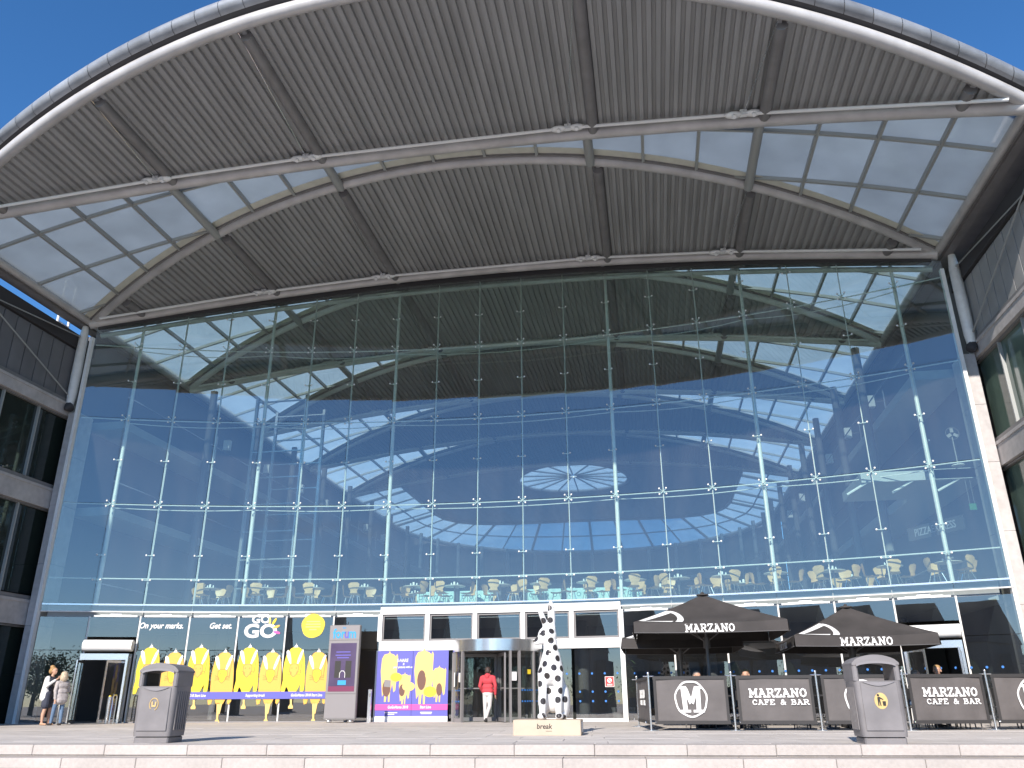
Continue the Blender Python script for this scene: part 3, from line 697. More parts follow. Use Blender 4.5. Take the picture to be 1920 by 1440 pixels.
# ---- entrance screen: white frame, fanlights, lintel
es=MB()
SE=SALL[7:13]
for a,b in zip(SE[:-1],SE[1:]):
    wbox(es,a,b,-0.10,0.10,3.47,3.72)
scr=obj('entrance_screen',es,'white_paint',BLD,label='white framed entrance screen with a row of five fanlights')
ln_=MB()
for a,b in zip(SE[:-1],SE[1:]): wbox(ln_,a,b,-0.098,0.098,2.26,2.57)
obj('lintel',ln_,'white_paint',scr)
for s in SE:
    p=MB(); p.obox((0,0,3.02),(1,0,0),(0,1,0),(0,0,1),0.075,0.095,0.449); P=gp(s); obj('screen_post',p,'white_paint',scr,loc=(P.x,P.y,0),rot=(0,0,-s/GR))
for s in (SE[0],SE[-1]):
    p=MB(); p.obox((0,0,1.13),(1,0,0),(0,1,0),(0,0,1),0.075,0.095,1.129); P=gp(s); obj('screen_post',p,'white_paint',scr,loc=(P.x,P.y,0),rot=(0,0,-s/GR))
for i in ENT:
    s0,s1=SALL[i],SALL[i+1]; fr=MB(); a,b=s0+0.085,s1-0.085
    wbox(fr,a,b,-0.04,0.03,2.58,2.64); wbox(fr,a,b,-0.04,0.03,3.40,3.46); wbox(fr,a,a+0.05,-0.04,0.03,2.64,3.40); wbox(fr,b-0.05,b,-0.04,0.03,2.64,3.40)
    obj('fanlight_frame',fr,'grey_paint',scr); bl=MB(); wbox(bl,a+0.06,b-0.06,0.06,0.08,3.33,3.36); obj('blind_rail',bl,'white_paint',scr)
    pn=MB(); wbox(pn,a+0.05,b-0.05,-0.005,0.008,2.64,3.40); obj('fanlight_pane',pn,'low_glass',scr)
# glazed doors right of the revolving door
for i in (10,11):
    a,b=SALL[i]+0.05,SALL[i+1]-0.05
    for j in range(1):
        pn=MB(); wbox(pn,a,b,0.0,0.014,0.10,2.24); obj('door_pane',pn,'low_glass',scr)
        ds=MB(); wbox(ds,a,b,-0.02,0.04,0.0,0.095); obj('door_rail',ds,'white_paint',scr)
pn=MB(); wbox(pn,SALL[8]+0.75,SALL[9]-0.05,0.0,0.014,0.1,2.24); obj('door_pane',pn,'low_glass',scr)
# revolving door
RD=(-5.2,28.25,1.48)
rdm=MB()
n=40
def ringpt(a,r): return (RD[0]+math.sin(a)*r,RD[1]-math.cos(a)*r)
vs=[];fs=[]
for i in range(n):
    a=2*math.pi*i/n
    for r,z in ((RD[2]+0.03,2.14),(RD[2]+0.03,2.50),(RD[2]-0.06,2.50),(RD[2]-0.06,2.14)): x,y=ringpt(a,r); vs.append((x,y,z))
for i in range(n):
    for j in range(4): b=((i+1)%n)*4; fs.append((i*4+j,b+j,b+(j+1)%4,i*4+(j+1)%4))
rdm.add(vs,fs); rd=obj('revolving_door',rdm,'stainless',BLD,True,label='round revolving door with a brushed steel drum fascia')
cpl=MB(); cpl.add([(*ringpt(2*math.pi*i/n,RD[2]),2.46) for i in range(n)],[tuple(range(n))]); obj('drum_lid',cpl,'grey_paint',rd)
clg=MB(); clg.add([(*ringpt(2*math.pi*i/n,RD[2]-0.05),2.16) for i in range(n)],[tuple(range(n))]); obj('drum_ceiling',clg,'grey_mid',rd)
for deg in (-100,-80,-62,-40,26,38,62,82,100):
    x,y=ringpt(R_(deg),RD[2]); p=MB(); p.box(-0.035,0.035,-0.045,0.045,0.0,2.14); obj('drum_post',p,'grey_paint',rd,loc=(x,y,0),rot=(0,0,R_(deg)))
for a0,a1 in ((-98,-82),(-79,-64),(-60,-42),(40,61),(64,80),(84,98)):
    pn=MB();vs=[];fs=[]
    for i in range(5):
        a=R_(a0+(a1-a0)*i/4); x,y=ringpt(a,RD[2]); x2,y2=ringpt(a,RD[2]-0.012); vs+=[(x,y,0.12),(x,y,2.12),(x2,y2,2.12),(x2,y2,0.12)]
    for i in range(4):
        for j in range(4): fs.append((4*i+j,4*i+4+j,4*i+4+(j+1)%4,4*i+(j+1)%4))
    pn.add(vs,fs); obj('curved_pane',pn,'clear_glass',rd,True)
    kb=MB();vs=[];fs=[]
    for i in range(5):
        a=R_(a0+(a1-a0)*i/4); x,y=ringpt(a,RD[2]+0.015); x2,y2=ringpt(a,RD[2]-0.03); vs+=[(x,y,0.0),(x,y,0.118),(x2,y2,0.118),(x2,y2,0.0)]
    for i in range(4):
        for j in range(4): fs.append((4*i+j,4*i+4+j,4*i+4+(j+1)%4,4*i+(j+1)%4))
    kb.add(vs,fs); obj('kick_plate',kb,'grey_mid',rd)
for deg in (20,110,200,290):
    c=math.sin(R_(deg)),-math.cos(R_(deg)); lf=MB()
    def lp(r,z0,z1,hw): 
        lf.obox((RD[0]+c[0]*r,RD[1]+c[1]*r,(z0+z1)/2),(c[0],c[1],0),(-c[1],c[0],0),(0,0,1),hw,0.025,(z1-z0)/2)
    lp(0.08,0.02,2.1,0.04); lp(1.36,0.02,2.1,0.04); lp(0.72,0.02,0.14,0.6); lp(0.72,2.0,2.1,0.6); lp(0.72,1.0,1.04,0.6)
    l=obj('door_leaf',lf,'grey_paint',rd); pn=MB(); pn.obox((RD[0]+c[0]*0.72,RD[1]+c[1]*0.72,1.07),(c[0],c[1],0),(-c[1],c[0],0),(0,0,1),0.6,0.005,0.93); obj('leaf_pane',pn,'clear_glass',l)
# side doors with rounded air-curtain hoods (first and last bays)
def side_door(i,mirror,lab):
    s0,s1=SALL[i]+0.06,SALL[i+1]-0.06; d=MB()
    wbox(d,s0,s1,-0.45,-0.05,1.98,2.18); wbox(d,s0,s0+0.07,-0.45,-0.05,0,1.98); wbox(d,s1-0.07,s1,-0.45,-0.05,0,1.98)
    o=obj('side_door',d,'stainless',BLD,label=lab)
    a,b=gp(s0-0.02,-0.2,2.45),gp(s1+0.02,-0.2,2.45); obj('air_curtain',MB().tube([a,b],0.19,16),'white_paint',o,True)
    for sj,turn in ((s0+0.07,R_(-68)),(s1-0.07,R_(68))):
        P=gp(sj,-0.25); lf=MB(); sg=1 if turn<0 else -1
        lf.box(0,sg*0.05,-0.02,0.02,0.03,1.96); lf.box(sg*0.70,sg*0.75,-0.02,0.02,0.03,1.96); lf.box(sg*0.05,sg*0.70,-0.02,0.02,0.03,0.12); lf.box(sg*0.05,sg*0.70,-0.02,0.02,1.88,1.96)
        l=obj('door_leaf',lf,'stainless',o,loc=P,rot=(0,0,turn if sg>0 else turn)); pn=MB(); pn.box(min(sg*.05,sg*.7),max(sg*.05,sg*.7),-0.006,0.006,0.12,1.88); obj('leaf_pane',pn,'clear_glass',l)
    return o
side_door(1,False,'open side door under a rounded hood beside the two chatting people')
side_door(17,True,'side door with a white hood at the right end of the glass')
# ---- interior floors and walls seen through the glass
m=MB()
ss=[-15.5+31.1*i/40 for i in range(41)]
for a,b in zip(ss[:-1],ss[1:]): 
    P,Q=gp(a,0.2),gp(b,0.2); m.add([(P.x,P.y,3.42),(Q.x,Q.y,3.42),(Q.x,38,3.42),(P.x,38,3.42),(P.x,P.y,3.84),(Q.x,Q.y,3.84),(Q.x,38,3.84),(P.x,38,3.84)],[(0,3,2,1),(4,5,6,7),(0,1,5,4),(2,3,7,6)])
obj('mezzanine_floor',m,'slab',BLD)
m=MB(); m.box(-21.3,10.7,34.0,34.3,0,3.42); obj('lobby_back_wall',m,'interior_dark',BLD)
m=MB(); m.box(-21.3,10.7,28.9,33.9,0.001,0.012); obj('lobby_floor',m,'floor_in',BLD)
for lx in (-17,-12,-7.6,-2.6,2,7):
    c_=MB(); c_.tube([(lx,31.5,0.012),(lx,31.5,3.42)],0.2,14); obj('lobby_column',c_,'interior_wall',BLD,True)
for sx,x0 in ((-1,-21.45),(1,10.85)):
    a,b=sorted((x0,x0+sx*0.4)); wv=MB(); wv.box(a,b,26.7,68,0,14.47); iw=obj('atrium_side_wall',wv,'interior_wall',BLD)
    for z in (3.4,7.2,10.6):
        a,b=sorted((x0-sx*1.6,x0-sx*0.002)); sb=MB(); sb.box(a,b,27.2,66,z,z+0.32); obj('gallery_slab',sb,'slab',iw)
        obj('gallery_rail',MB().tube([(x0-sx*1.55,27.2,z+1.3),(x0-sx*1.55,66,z+1.3)],0.03,6),'stainless',iw)
    for j in range(8):
        y=33+4.6*j; obj('atrium_column',MB().tube([(x0-sx*1.75,y,0),(x0-sx*1.75,y,14.3)],0.16,12),'interior_wall',iw,True)
ap=MB();vs=[];fs=[]
for i in range(33):
    a=math.pi*i/32; x,y=AP[0]-(HW+0.3)*math.cos(a),AP[1]+(HW+0.3)*math.sin(a); vs+=[(x,y,0),(x,y,14.4)]
for i in range(32): fs.append((2*i,2*i+1,2*i+3,2*i+2))
ap.add(vs,fs); AW=obj('apse_wall',ap,'interior_wall',BLD)
for z in (3.6,7.3,10.8):
    rg=MB(); vs=[];fs=[]
    for i in range(33):
        a=math.pi*i/32
        for r,dz in ((14.2,0),(14.2,0.5),(15.7,0.5),(15.7,0)): vs.append((AP[0]-r*math.cos(a),AP[1]+r*math.sin(a),z+dz))
    for i in range(32):
        for j in range(4): fs.append((4*i+j,4*i+(j+1)%4,4*i+4+(j+1)%4,4*i+4+j))
    rg.add(vs,fs); obj('gallery_slab',rg,'slab',AW)
for i in range(1,16):
    a=math.pi*i/16; obj('atrium_column',MB().tube([(AP[0]-14.4*math.cos(a),AP[1]+14.4*math.sin(a),0),(AP[0]-14.4*math.cos(a),AP[1]+14.4*math.sin(a),14.4)],0.15,10),'slab',AW,True)
m=MB(); m.box(-21.3,10.7,38,84,-0.02,0.0); obj('atrium_floor',m,'floor_in',BLD)
# glazed lift frame on the left
lt=MB()
for x in (-16.6,-14.3):
    for y in (31.4,33.4): lt.box(x-0.06,x+0.06,y-0.06,y+0.06,3.84,13.2)
LT=obj('lift_tower',lt,'stainless',BLD,label='slim steel lift frame behind the glass on the left')
for j in range(8):
    z=4.9+1.15*j; r=MB(); r.box(-16.54,-14.36,31.36,31.44,z,z+0.05); r.box(-16.54,-14.36,33.36,33.44,z,z+0.05); obj('lift_rail',r,'stainless',LT)

# ---- stone framed wings on both sides
def wing(sd,X,lab,clad,wg):
    """face at X looking towards the middle; sd=-1 left, +1 right"""
    def b(mb,x0,x1,y0,y1,z0,z1): a,c=sorted((X+sd*x0,X+sd*x1)); return mb.box(a,c,y0,y1,z0,z1)
    Y0,Y1=12.0,26.35
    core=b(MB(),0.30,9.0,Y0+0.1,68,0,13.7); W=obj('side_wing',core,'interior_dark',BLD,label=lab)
    for z0,z1 in ((10.76,11.24),(7.2,7.94),(3.14,3.98)):
        obj('stone_band',b(MB(),-0.06,0.298,Y0,Y1,z0,z1),'stone',W); obj('band_drip',b(MB(),-0.09,-0.0605,Y0,Y1,z1-0.10,z1),'stone',W)
        obj('band_gutter',b(MB(),-0.035,0.29,Y0,Y1,z1+0.002,z1+0.14),'steel_dark',W)
    for y in (19.4,12.4):
        for z0,z1 in ((0,3.139),(3.982,7.199),(7.942,10.759)): obj('stone_pier',b(MB(),-0.03,0.28,y,y+0.55,z0,z1),'stone',W)
    # corner pier beside the glass wall, in courses
    zc_=0.0
    for hgt in (1.55,1.57,2.1,2.1,1.85,1.72):
        p=MB(); a,c=sorted((X-sd*0.52,X-sd*0.10)); p.cbox(a,c,25.82,26.7,zc_+0.004,zc_+hgt-0.004,0.012); obj('pier_block',p,'stone',W); zc_+=hgt
    p=MB(); a,c=sorted((X-sd*0.64,X-sd*0.525)); p.box(a,c,25.62,25.78,0,13.9); obj('glass_edge_channel',p,'white_paint',W)
    # windows
    for z0,z1 in ((8.10,10.74),(4.14,7.18),(0.02,3.12)):
        y=26.28; j=0
        while y>Y0+0.6:
            yb=y-1.72
            if not (yb<19.95 and y>19.4):
                obj('window_pane',b(MB(),0.16,0.19,yb+0.03,y-0.03,z0+0.05,z1-0.05),wg,W)
                obj('window_mullion',b(MB(),0.06,0.20,yb-0.03,yb+0.028,z0,z1),'bar',W)
            y=yb
        obj('window_head',b(MB(),0.05,0.2,Y0+.1,Y1-.07,z1-0.045,z1),'steel_dark',W)
    # upright cladding panels and coping
    pm=MB(); a,c=sorted((0.0,sd*0.05)); pm.box(a,c,0.015,0.585,11.40,13.42); me=pm.mesh('cladding_panel'); me.materials.append(M[clad])
    y=Y1-0.62
    while y>Y0:
        share('cladding_panel',me,W,(X+sd*0.05,y,0)); y-=0.62
    obj('panel_backing',b(MB(),0.101,0.29,Y0,Y1,11.39,13.45),'bar',W)
    obj('coping',b(MB(),-0.05,1.2,Y0,Y1+0.3,13.46,14.02),'flashing',W)
    # downpipe, brace rods
    px=X-sd*0.18
    obj('downpipe',MB().tube([(px,25.7,11.05),(px,25.7,11.5),(px,25.7,12.6),(px,25.7,13.9),(px,25.7,14.4)],[0.12,0.165,0.175,0.165,0.11],16),'steel_pale',W,True)
    obj('pipe_foot',MB().tube([(px-0.0,25.5,10.9),(px,25.7,11.06)],[0.05,0.2],12),'flashing',W,True)
    obj('brace_rod',MB().tube([(X-sd*0.12,25.6,11.5),(X-sd*0.12,19.2,13.95)],0.025,6),'bar',W)
    obj('brace_rod',MB().tube([(px,25.6,13.9),(X-sd*0.1,19.0,13.2)],0.022,6),'bar',W)
    return W
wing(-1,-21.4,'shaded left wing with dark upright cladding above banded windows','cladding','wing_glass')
WR=wing(1,10.8,'sunlit right wing with cladding coloured in its lit tone above windows coloured like reflections','cladding_sunlit','wing_glass_reflect_tone')

# fittings along the atrium and on the wings
def floodlight(x,y,z,sx):
    m=MB(); m.box(-0.16,0.16,-0.12,0.12,-0.25,0.25); 
    o=obj('floodlight',m,'lamp_white',BLD,loc=(x,y,z)); a=MB(); a.tube([(sx*0.15,0,0),(sx*0.6,0,0)],0.03,6); a.tube([(sx*0.6,0,-0.9),(sx*0.6,0,0.5)],0.04,6); obj('bracket',a,'stainless',o)
for y in (36,40.5,45.1,49.1,53.2,57,61): floodlight(-20.4,y,12.6,-1)
for y in (35,39.5,44,48.5,53,58): floodlight(9.9,y,12.6,1)
# roof antenna on the left wing
a=MB(); a.tube([(-22.1,25.2,14.02),(-22.1,25.2,16.3)],0.05,8); a.tube([(-22.1,25.8,14.02),(-22.1,25.8,16.3)],0.05,8); a.tube([(-22.1,25.2,14.5),(-22.1,25.8,14.5)],0.04,8); a.box(-22.3,-22.0,25.35,25.65,14.2,14.45)
for j in range(3): a.tube([(-22.15,25.1+0.35*j,14.02),(-22.05,25.5+0.2*j,14.45)],0.025,6)
tag(obj('roof_antenna',a,'white_paint'),'white pipe antenna frame standing on the left wing roof','antenna')
# ---- entrance graphics
def on_glass(s,z,off=-0.03): P=gp(s,off,z); return P,(0,0,-s/GR)
def upright(rz): return (math.pi/2,0,rz[2])
def hare_sticker(idx,s,ztop,tall):
    P,rz=on_glass(s,ztop); 
    lab={0:'leftmost yellow hare sticker, partly behind the litter bin'}.get(idx)
    T=thing('hare_sticker','%s yellow hare sticker on the glass, %s from the left of eight'%('taller' if tall else 'shorter amber',['first','second','third','fourth','fifth','sixth','seventh','last'][idx]),'sticker',P,rz[2],'hare stickers on the window')
    L=-2.0 if tall else -2.30
    body=[(-.15,-.06),(-.08,-.02),(0,0),(.08,-.02),(.16,-.07),(.24,-.2),(.28,-.36),(.31,-.62),(.33,-.95),(.34,-1.25),(.33,-1.42),(.27,-1.52),(.22,-1.48),(.21,-1.22),(.16,-1.35),(.10,-1.50),(-.10,-1.50),(-.15,-1.36),(-.2,-1.3),(-.24,-1.5),(-.32,-1.53),(-.35,-1.40),(-.31,-1.1),(-.33,-.78),(-.31,-.5),(-.27,-.27)]
    sh=0.0 if tall else 0.18
    body=[(x,y-(sh if y<-1.0 else 0)) for x,y in body]
    body=[(x*1.16,y) for x,y in body]
    m=MB(); m.prism(body,(0,0,0),(1,0,0),(0,0,1),0.004); o=obj('body',m,'yellow' if tall else 'amber',T)
    lg=MB()
    lg.prism([(-.09,-1.47-sh),(.0,-1.47-sh),(.02,L+.15),(.07,L+.06),(.06,L),(-.09,L),(-.10,L+.06),(-.04,L+.15)],(0,-0.001,0),(1,0,0),(0,0,1),0.003); obj('leg',lg,'butter',T)
    lg=MB(); lg.prism([(.01,-1.47-sh),(.10,-1.47-sh),(.05,L+.3),(.0,L+.3)],(0,-0.0005,0),(1,0,0),(0,0,1),0.003); obj('leg',lg,'butter',T)
    tl=MB(); tl.prism([(-.07,-.02),(-.03,.05),(-.015,.04),(0,.13),(.015,.05),(.04,.06),(.07,-.02)],(0,-0.002,0),(1,0,0),(0,0,1),0.003); obj('tail',tl,'print_white',T)
    for e in ([(-.32,-.16),(-.27,-.10),(-.2,-.17),(-.14,-.38),(-.12,-.56),(-.17,-.55),(-.24,-.42),(-.30,-.27)],[(.24,-.08),(.28,-.12),(.2,-.4),(.12,-.57),(.07,-.55),(.1,-.4),(.17,-.2)]):
        dz=0 if tall else -0.02
        er=MB(); er.prism([(x,y+dz) for x,y in e],(0,-0.0035,0),(1,0,0),(0,0,1),0.003); obj('ear',er,'print_white',T)
    fc=[(-.16,-.62),(-.08,-.56),(.06,-.56),(.14,-.63),(.15,-.75),(.09,-.9),(.0,-1.0),(-.09,-.94),(-.16,-.78)]
    fc=[(x,y-(0 if tall else .02)) for x,y in fc]
    f=MB(); f.prism(fc,(0,-0.003,0),(1,0,0),(0,0,1),0.002); obj('face',f,'amber' if tall else 'yellow',T)
    ln=MB()
    pts=fc+[fc[0]]
    for a,b in zip(pts[:-1],pts[1:]):
        A=Vector((a[0],-0.0062,a[1]));B=Vector((b[0],-0.0062,b[1])); ln.obox((A+B)/2,B-A,(0,1,0),(B-A).cross(Vector((0,1,0))),(B-A).length/2,0.0006,0.009)
    for sx in (-1,1):
        for q in (0,1,2):
            A=Vector((sx*.08,-0.0064,-.84-.03*q));B=Vector((sx*.25,-0.0064,-.78-.07*q)); ln.obox((A+B)/2,B-A,(0,1,0),(B-A).cross(Vector((0,1,0))),(B-A).length/2,0.0006,0.007)
        A=Vector((sx*.075-.01,-0.0064,-.70)); ln.obox(A,(1,0,0),(0,1,0),(0,0,1),0.012,0.0006,0.02)
    A=Vector((.27,-0.0062,-.3));B=Vector((.22,-0.0062,-.85)); ln.obox((A+B)/2,B-A,(0,1,0),(B-A).cross(Vector((0,1,0))),(B-A).length/2,0.0006,0.009)
    obj('outline',ln,'line_brown',T)
for i,s in enumerate((-11.85,-11.02,-10.17,-9.33,-8.5,-7.7,-6.9,-6.1)): hare_sticker(i,s,2.42 if i%2==0 else 2.26,i%2==0)
# lettering on the panes
def window_text(body,s,z,size,label,bold,shear,sx=1.0,mat='print_white'):
    P,rz=on_glass(s,z,-0.03); o=textmesh('window_lettering',body,size,mat,None,P,upright(rz),bold,shear,0.001,sx=sx); return tag(o,label,'lettering')
window_text('On your marks.',-11.62,3.12,0.27,'white words On your marks. on the pane above the first hares',0.006,0.25,0.86)
window_text('Get set.',-9.60,3.12,0.27,'white words Get set. on the pane above the middle hares',0.006,0.25,0.9)
P,rz=on_glass(-8.08,3.05); G=thing('go_emblem','white GO GO lettering with coloured rays on the glass','lettering',P,rz[2])
textmesh('small_word','GO',0.36,'print_white',G,(-.14,0,.28),(math.pi/2,0,0),0.012,0,0.001,sx=1.15)
textmesh('large_word','GO',0.62,'print_white',G,(-.12,0,-.12),(math.pi/2,0,0),0.022,0,0.001,sx=1.2)
for (x,z,a,mt) in ((.17,.25,95,'butter'),(.33,.22,60,'yellow'),(.42,.04,22,'amber'),(.45,-.15,-12,'pink_print')):
    r=MB(); c,s_=math.cos(R_(a)),math.sin(R_(a)); po=[]
    for k in range(14): t=2*math.pi*k/14; u,v_=.13*math.cos(t),.045*math.sin(t); po.append((x+u*c-v_*s_,z+u*s_+v_*c))
    r.prism(po,(0,0,0),(1,0,0),(0,0,1),0.003); obj('ray',r,mt,G)
P,rz=on_glass(-6.37,3.12); B=thing('round_sticker','round bright yellow sticker with pale lines of print','sticker',P,rz[2])
r=MB(); r.prism([(.41*math.cos(t)*(1+.03*math.sin(5*t)),.41*math.sin(t)*(1+.02*math.cos(3*t))) for t in [2*math.pi*k/28 for k in range(28)]],(0,0,0),(1,0,0),(0,0,1),0.003); obj('disc',r,'yellow',B)
for z,w_ in ((.14,.24),(.05,.26),(-.04,.26),(-.13,.13)):
    r=MB(); r.box(-w_,w_,-0.0055,-0.0035,z-.02,z+.02); obj('print_line',r,'butter',B)
# the long blue banner
bm_=MB(); ss=[-11.95+6.2*i/8 for i in range(9)]
for a,b in zip(ss[:-1],ss[1:]): wbox(bm_,a,b,-0.06,-0.045,0.73,0.96)
BN=obj('blue_banner',bm_,'violet_print'); tag(BN,'long violet blue banner strip across the hare stickers','banner')
for s,tx in ((-10.35,'GoGoHares 2018 Start Line'),(-8.15,'Supporting break'),(-6.4,'GoGoHares 2018 Start Line')):
    P=gp(s,-0.064,0.845); textmesh('lettering',tx,0.12,'print_white',BN,P,(math.pi/2,0,-s/GR),0.003,0.2,0.001,sx=0.78)
# photo board beside the revolving door
A=gp(-4.0,-0.14,0); Bp=gp(-1.52,-0.14,0); dv=(Bp-A); Lb=dv.length; rzb=math.atan2(dv.y,dv.x)
PB=thing('photo_board','blue photo board with yellow hares and brown face holes beside the revolving door','board',A,rzb)
m=MB(); m.box(0,Lb,0.0,0.05,0.0,0.17); obj('plinth_rail',m,'white_paint',PB)
for a,b in ((0.0,1.235),(1.245,Lb)):
    m=MB(); m.box(a,b,0.0,0.03,0.175,2.25); obj('panel',m,'violet_print',PB)
def flat(mb,poly,lay): return mb.prism([(x,y) for x,y in poly],(0,-0.0015*lay,0),(1,0,0),(0,0,1),0.0012)
def figure(x,z,w_,h,lay):
    P=[(-.32,0),(-.40,.35),(-.46,.6),(-.42,.9),(-.3,1.0),(-.05,1.03),(0,1.1),(.05,1.03),(.25,1.0),(.36,.95),(.42,1.02),(.48,.95),(.46,.7),(.44,.4),(.40,.15),(.30,.1),(.22,.3),(.12,.12),(.1,-.12),(.02,-.12),(0,.1),(-.06,.1),(-.1,-.12),(-.2,-.12),(-.2,.1)]
    o=obj('hare_figure',flat(MB(),[(x+px*w_,z+pz*h) for px,pz in P],lay),'butter',PB); return o
figure(.42,.78,.62,1.35,2); figure(.98,.62,.42,.85,3); figure(1.62,.70,.70,1.5,2); figure(2.16,.72,.50,.95,3)
for (x,z,rx,rz_) in ((.36,1.05,.14,.27),(.90,.98,.10,.19),(1.56,1.3,.15,.32),(2.17,1.0,.10,.2)):
    obj('face_hole',flat(MB(),[(x+rx*math.cos(t),z+rz_*math.sin(t)) for t in [2*math.pi*k/16 for k in range(16)]],5),'brown_print',PB)
obj('paper_note',flat(MB(),[(.27,1.1),(.5,1.08),(.5,1.3),(.28,1.32)],6),'grey_mid',PB)
for (x,z,rx,rz_,mt) in ((.68,1.4,.2,.14,'yellow'),(1.12,1.1,.22,.15,'butter'),(1.9,1.45,.22,.16,'butter'),(1.86,.93,.22,.17,'yellow')):
    obj('speech_bubble',flat(MB(),[(x+rx*math.cos(t),z+rz_*math.sin(t)) for t in [2*math.pi*k/16 for k in range(16)]],6),mt,PB)
obj('pink_band',flat(MB(),[(0,.36),(1.235,.36),(1.235,.54),(0,.54)],7),'pink_print',PB); obj('pink_band',flat(MB(),[(1.245,.36),(Lb,.36),(Lb,.54),(1.245,.54)],7),'pink_print',PB)
for tx,x,z,sz in (('GoGoHares 2018',.78,.45,.12),('Start Line',1.72,.45,.12),('S-HARE',.88,1.93,.15),('it',.92,1.82,.12),('your pictures with us',.90,1.72,.095)):
    textmesh('lettering',tx,sz,'print_white',PB,(x,-0.014,z),(math.pi/2,0,0),0.003,0.15,0.001,sx=0.8)
for x,z,w_ in ((.55,.28,.22),(.55,.23,.12),(1.75,.29,.2),(1.75,.25,.18)):
    m=MB(); m.box(x-w_,x+w_,-0.006,-0.002,z-.012,z+.012); obj('print_line',m,'print_white',PB)
# red sign, notices, blue safety dots
P,rz=on_glass(3.91,1.20); T=thing('no_smoking_sign','small red no smoking sign on the dark glass door','sign',P,rz[2])
m=MB(); m.box(-.15,.15,0,.004,-.16,.16); obj('plate',m,'print_white',T); m=MB(); m.box(-.135,.135,-.003,-.001,-.145,.145); obj('field',m,'red_print',T)
m=MB(); m.prism([(.075*math.cos(t),.04+.075*math.sin(t)) for t in [2*math.pi*k/16 for k in range(16)]],(0,-0.0035,0),(1,0,0),(0,0,1),0.0012); obj('roundel',m,'print_white',T)
m=MB(); m.obox((0,-0.006,.04),(1,0,-1),(0,1,0),(1,0,1),.07,.0008,.012); obj('slash',m,'red_print',T)
m=MB(); m.box(-.09,.09,-.006,-.004,-.085,-.07); m2=m; obj('print_line',m,'print_white',T)
m=MB(); m.box(-.09,.09,-.006,-.004,-.115,-.10); obj('print_line',m,'print_white',T)
def notice(deg,z,w_,h,mat,lab,r=1.52):
    x,y=ringpt(R_(deg),r); m=MB(); m.box(-w_/2,w_/2,-.003,.003,-h/2,h/2); tag(obj('notice',m,mat,loc=(x,y,z),rot=(0,0,R_(deg))),lab,'notice')
notice(-58,1.28,.10,.44,'print_white','tall white notice on the left side of the revolving door')
notice(-44,1.34,.09,.28,'print_white','narrow white notice nearest the man in red')
notice(30,1.36,.16,.26,'print_white','white notice on the post right of the man in red',1.56)
notice(52,1.50,.14,.14,'yellow','small yellow notice on the revolving door')
notice(72,1.28,.14,.42,'print_white','pale notice on the right edge of the revolving door')
dm=MB(); dm.prism([(.035*math.cos(t),.035*math.sin(t)) for t in [2*math.pi*k/10 for k in range(10)]],(0,0,0),(1,0,0),(0,0,1),0.003); dme=dm.mesh('safety_dot'); dme.materials.append(M['blue_dot'])
for z in (1.46,.90,.61):
    for j in range(5): s=2.50+.42*j; share('safety_dot',dme,scr,gp(s,-.012,z),(0,0,-s/GR))
j=0
while 4.75+.39*j<15.5: s=4.75+.39*j; share('safety_dot',dme,GW,gp(s,-.02,1.45),(0,0,-s/GR)); j+=1
for z in (.95,.62):
    for deg in (-76,-72,-68,-56,-51,-46,42,46,50,54,58,66,70,74):
        x,y=ringpt(R_(deg),1.492); share('safety_dot',dme,rd,(x,y,z),(0,0,R_(deg)),(0.8,0.8,0.8))

# ---- information totem
T=thing('information_totem','grey information totem with a dark purple screen and blue forum lettering','totem',(-10.12,26.85,0),R_(2))
m=MB(); m.cbox(-.53,.53,0,.14,.10,3.02,.02); obj('casing',m,'grey_paint',T)
m=MB(); m.box(-.51,.51,-.012,-.001,2.54,3.0); obj('header',m,'grey_mid',T)
m=MB(); m.box(-.51,.51,-.012,-.001,.14,.86); obj('lower_panel',m,'grey_mid',T)
m=MB(); m.box(-.51,.51,-.014,-.001,.88,2.52); obj('bezel',m,'grey_mid',T); m=MB(); m.box(-.44,.44,-.02,-.0145,.94,2.44); sc_=obj('screen',m,'screen',T)
m=MB(); m.box(-.44,.44,-.023,-.0205,.94,1.10); obj('screen_band',m,'screen_pink',sc_)
for x0,x1 in ((-.26,-.06),(.1,.3)):
    m=MB(); m.box(x0,x1,-.023,-.0205,1.36,1.88); obj('screen_figure',m,'black_print',sc_)
m=MB(); m.tube([(-.08,-.022,1.36),(-.08,-.022,1.5),(-.03,-.022,1.57),(.05,-.022,1.57),(.1,-.022,1.5),(.1,-.022,1.36)],.012,5); obj('screen_arch',m,'print_white',sc_)
m=MB(); m.box(-.13,.15,-.023,-.0205,1.14,1.28); obj('screen_patch',m,'cyan_print',sc_)
for z,w_ in ((2.16,.24),(2.06,.26),(1.98,.2)):
    m=MB(); m.box(-w_,w_,-.023,-.0205,z-.016,z+.016); obj('screen_line',m,'indigo_print',sc_)
for tx,x,mt in (('for',-.19,'cyan_print'),('u',.075,'indigo_print'),('m',.27,'cyan_print')):
    textmesh('lettering',tx,.42,mt,T,(x,-.016,2.73),(math.pi/2,0,0),0.012,0,0.002,sx=0.82)
textmesh('lettering','the',.09,'cyan_print',T,(-.02,-.016,2.93),(math.pi/2,0,0),0.001,0,0.001)
for x in (-.36,.36): m=MB(); m.ell((x,.05,.05),(.10,.10,.055),14,8); obj('foot',m,'stainless',T,True)
m=MB(); m.tube([(.05,.12,3.02),(.05,.12,3.12)],.015,8); obj('sensor',m,'rubber',T)
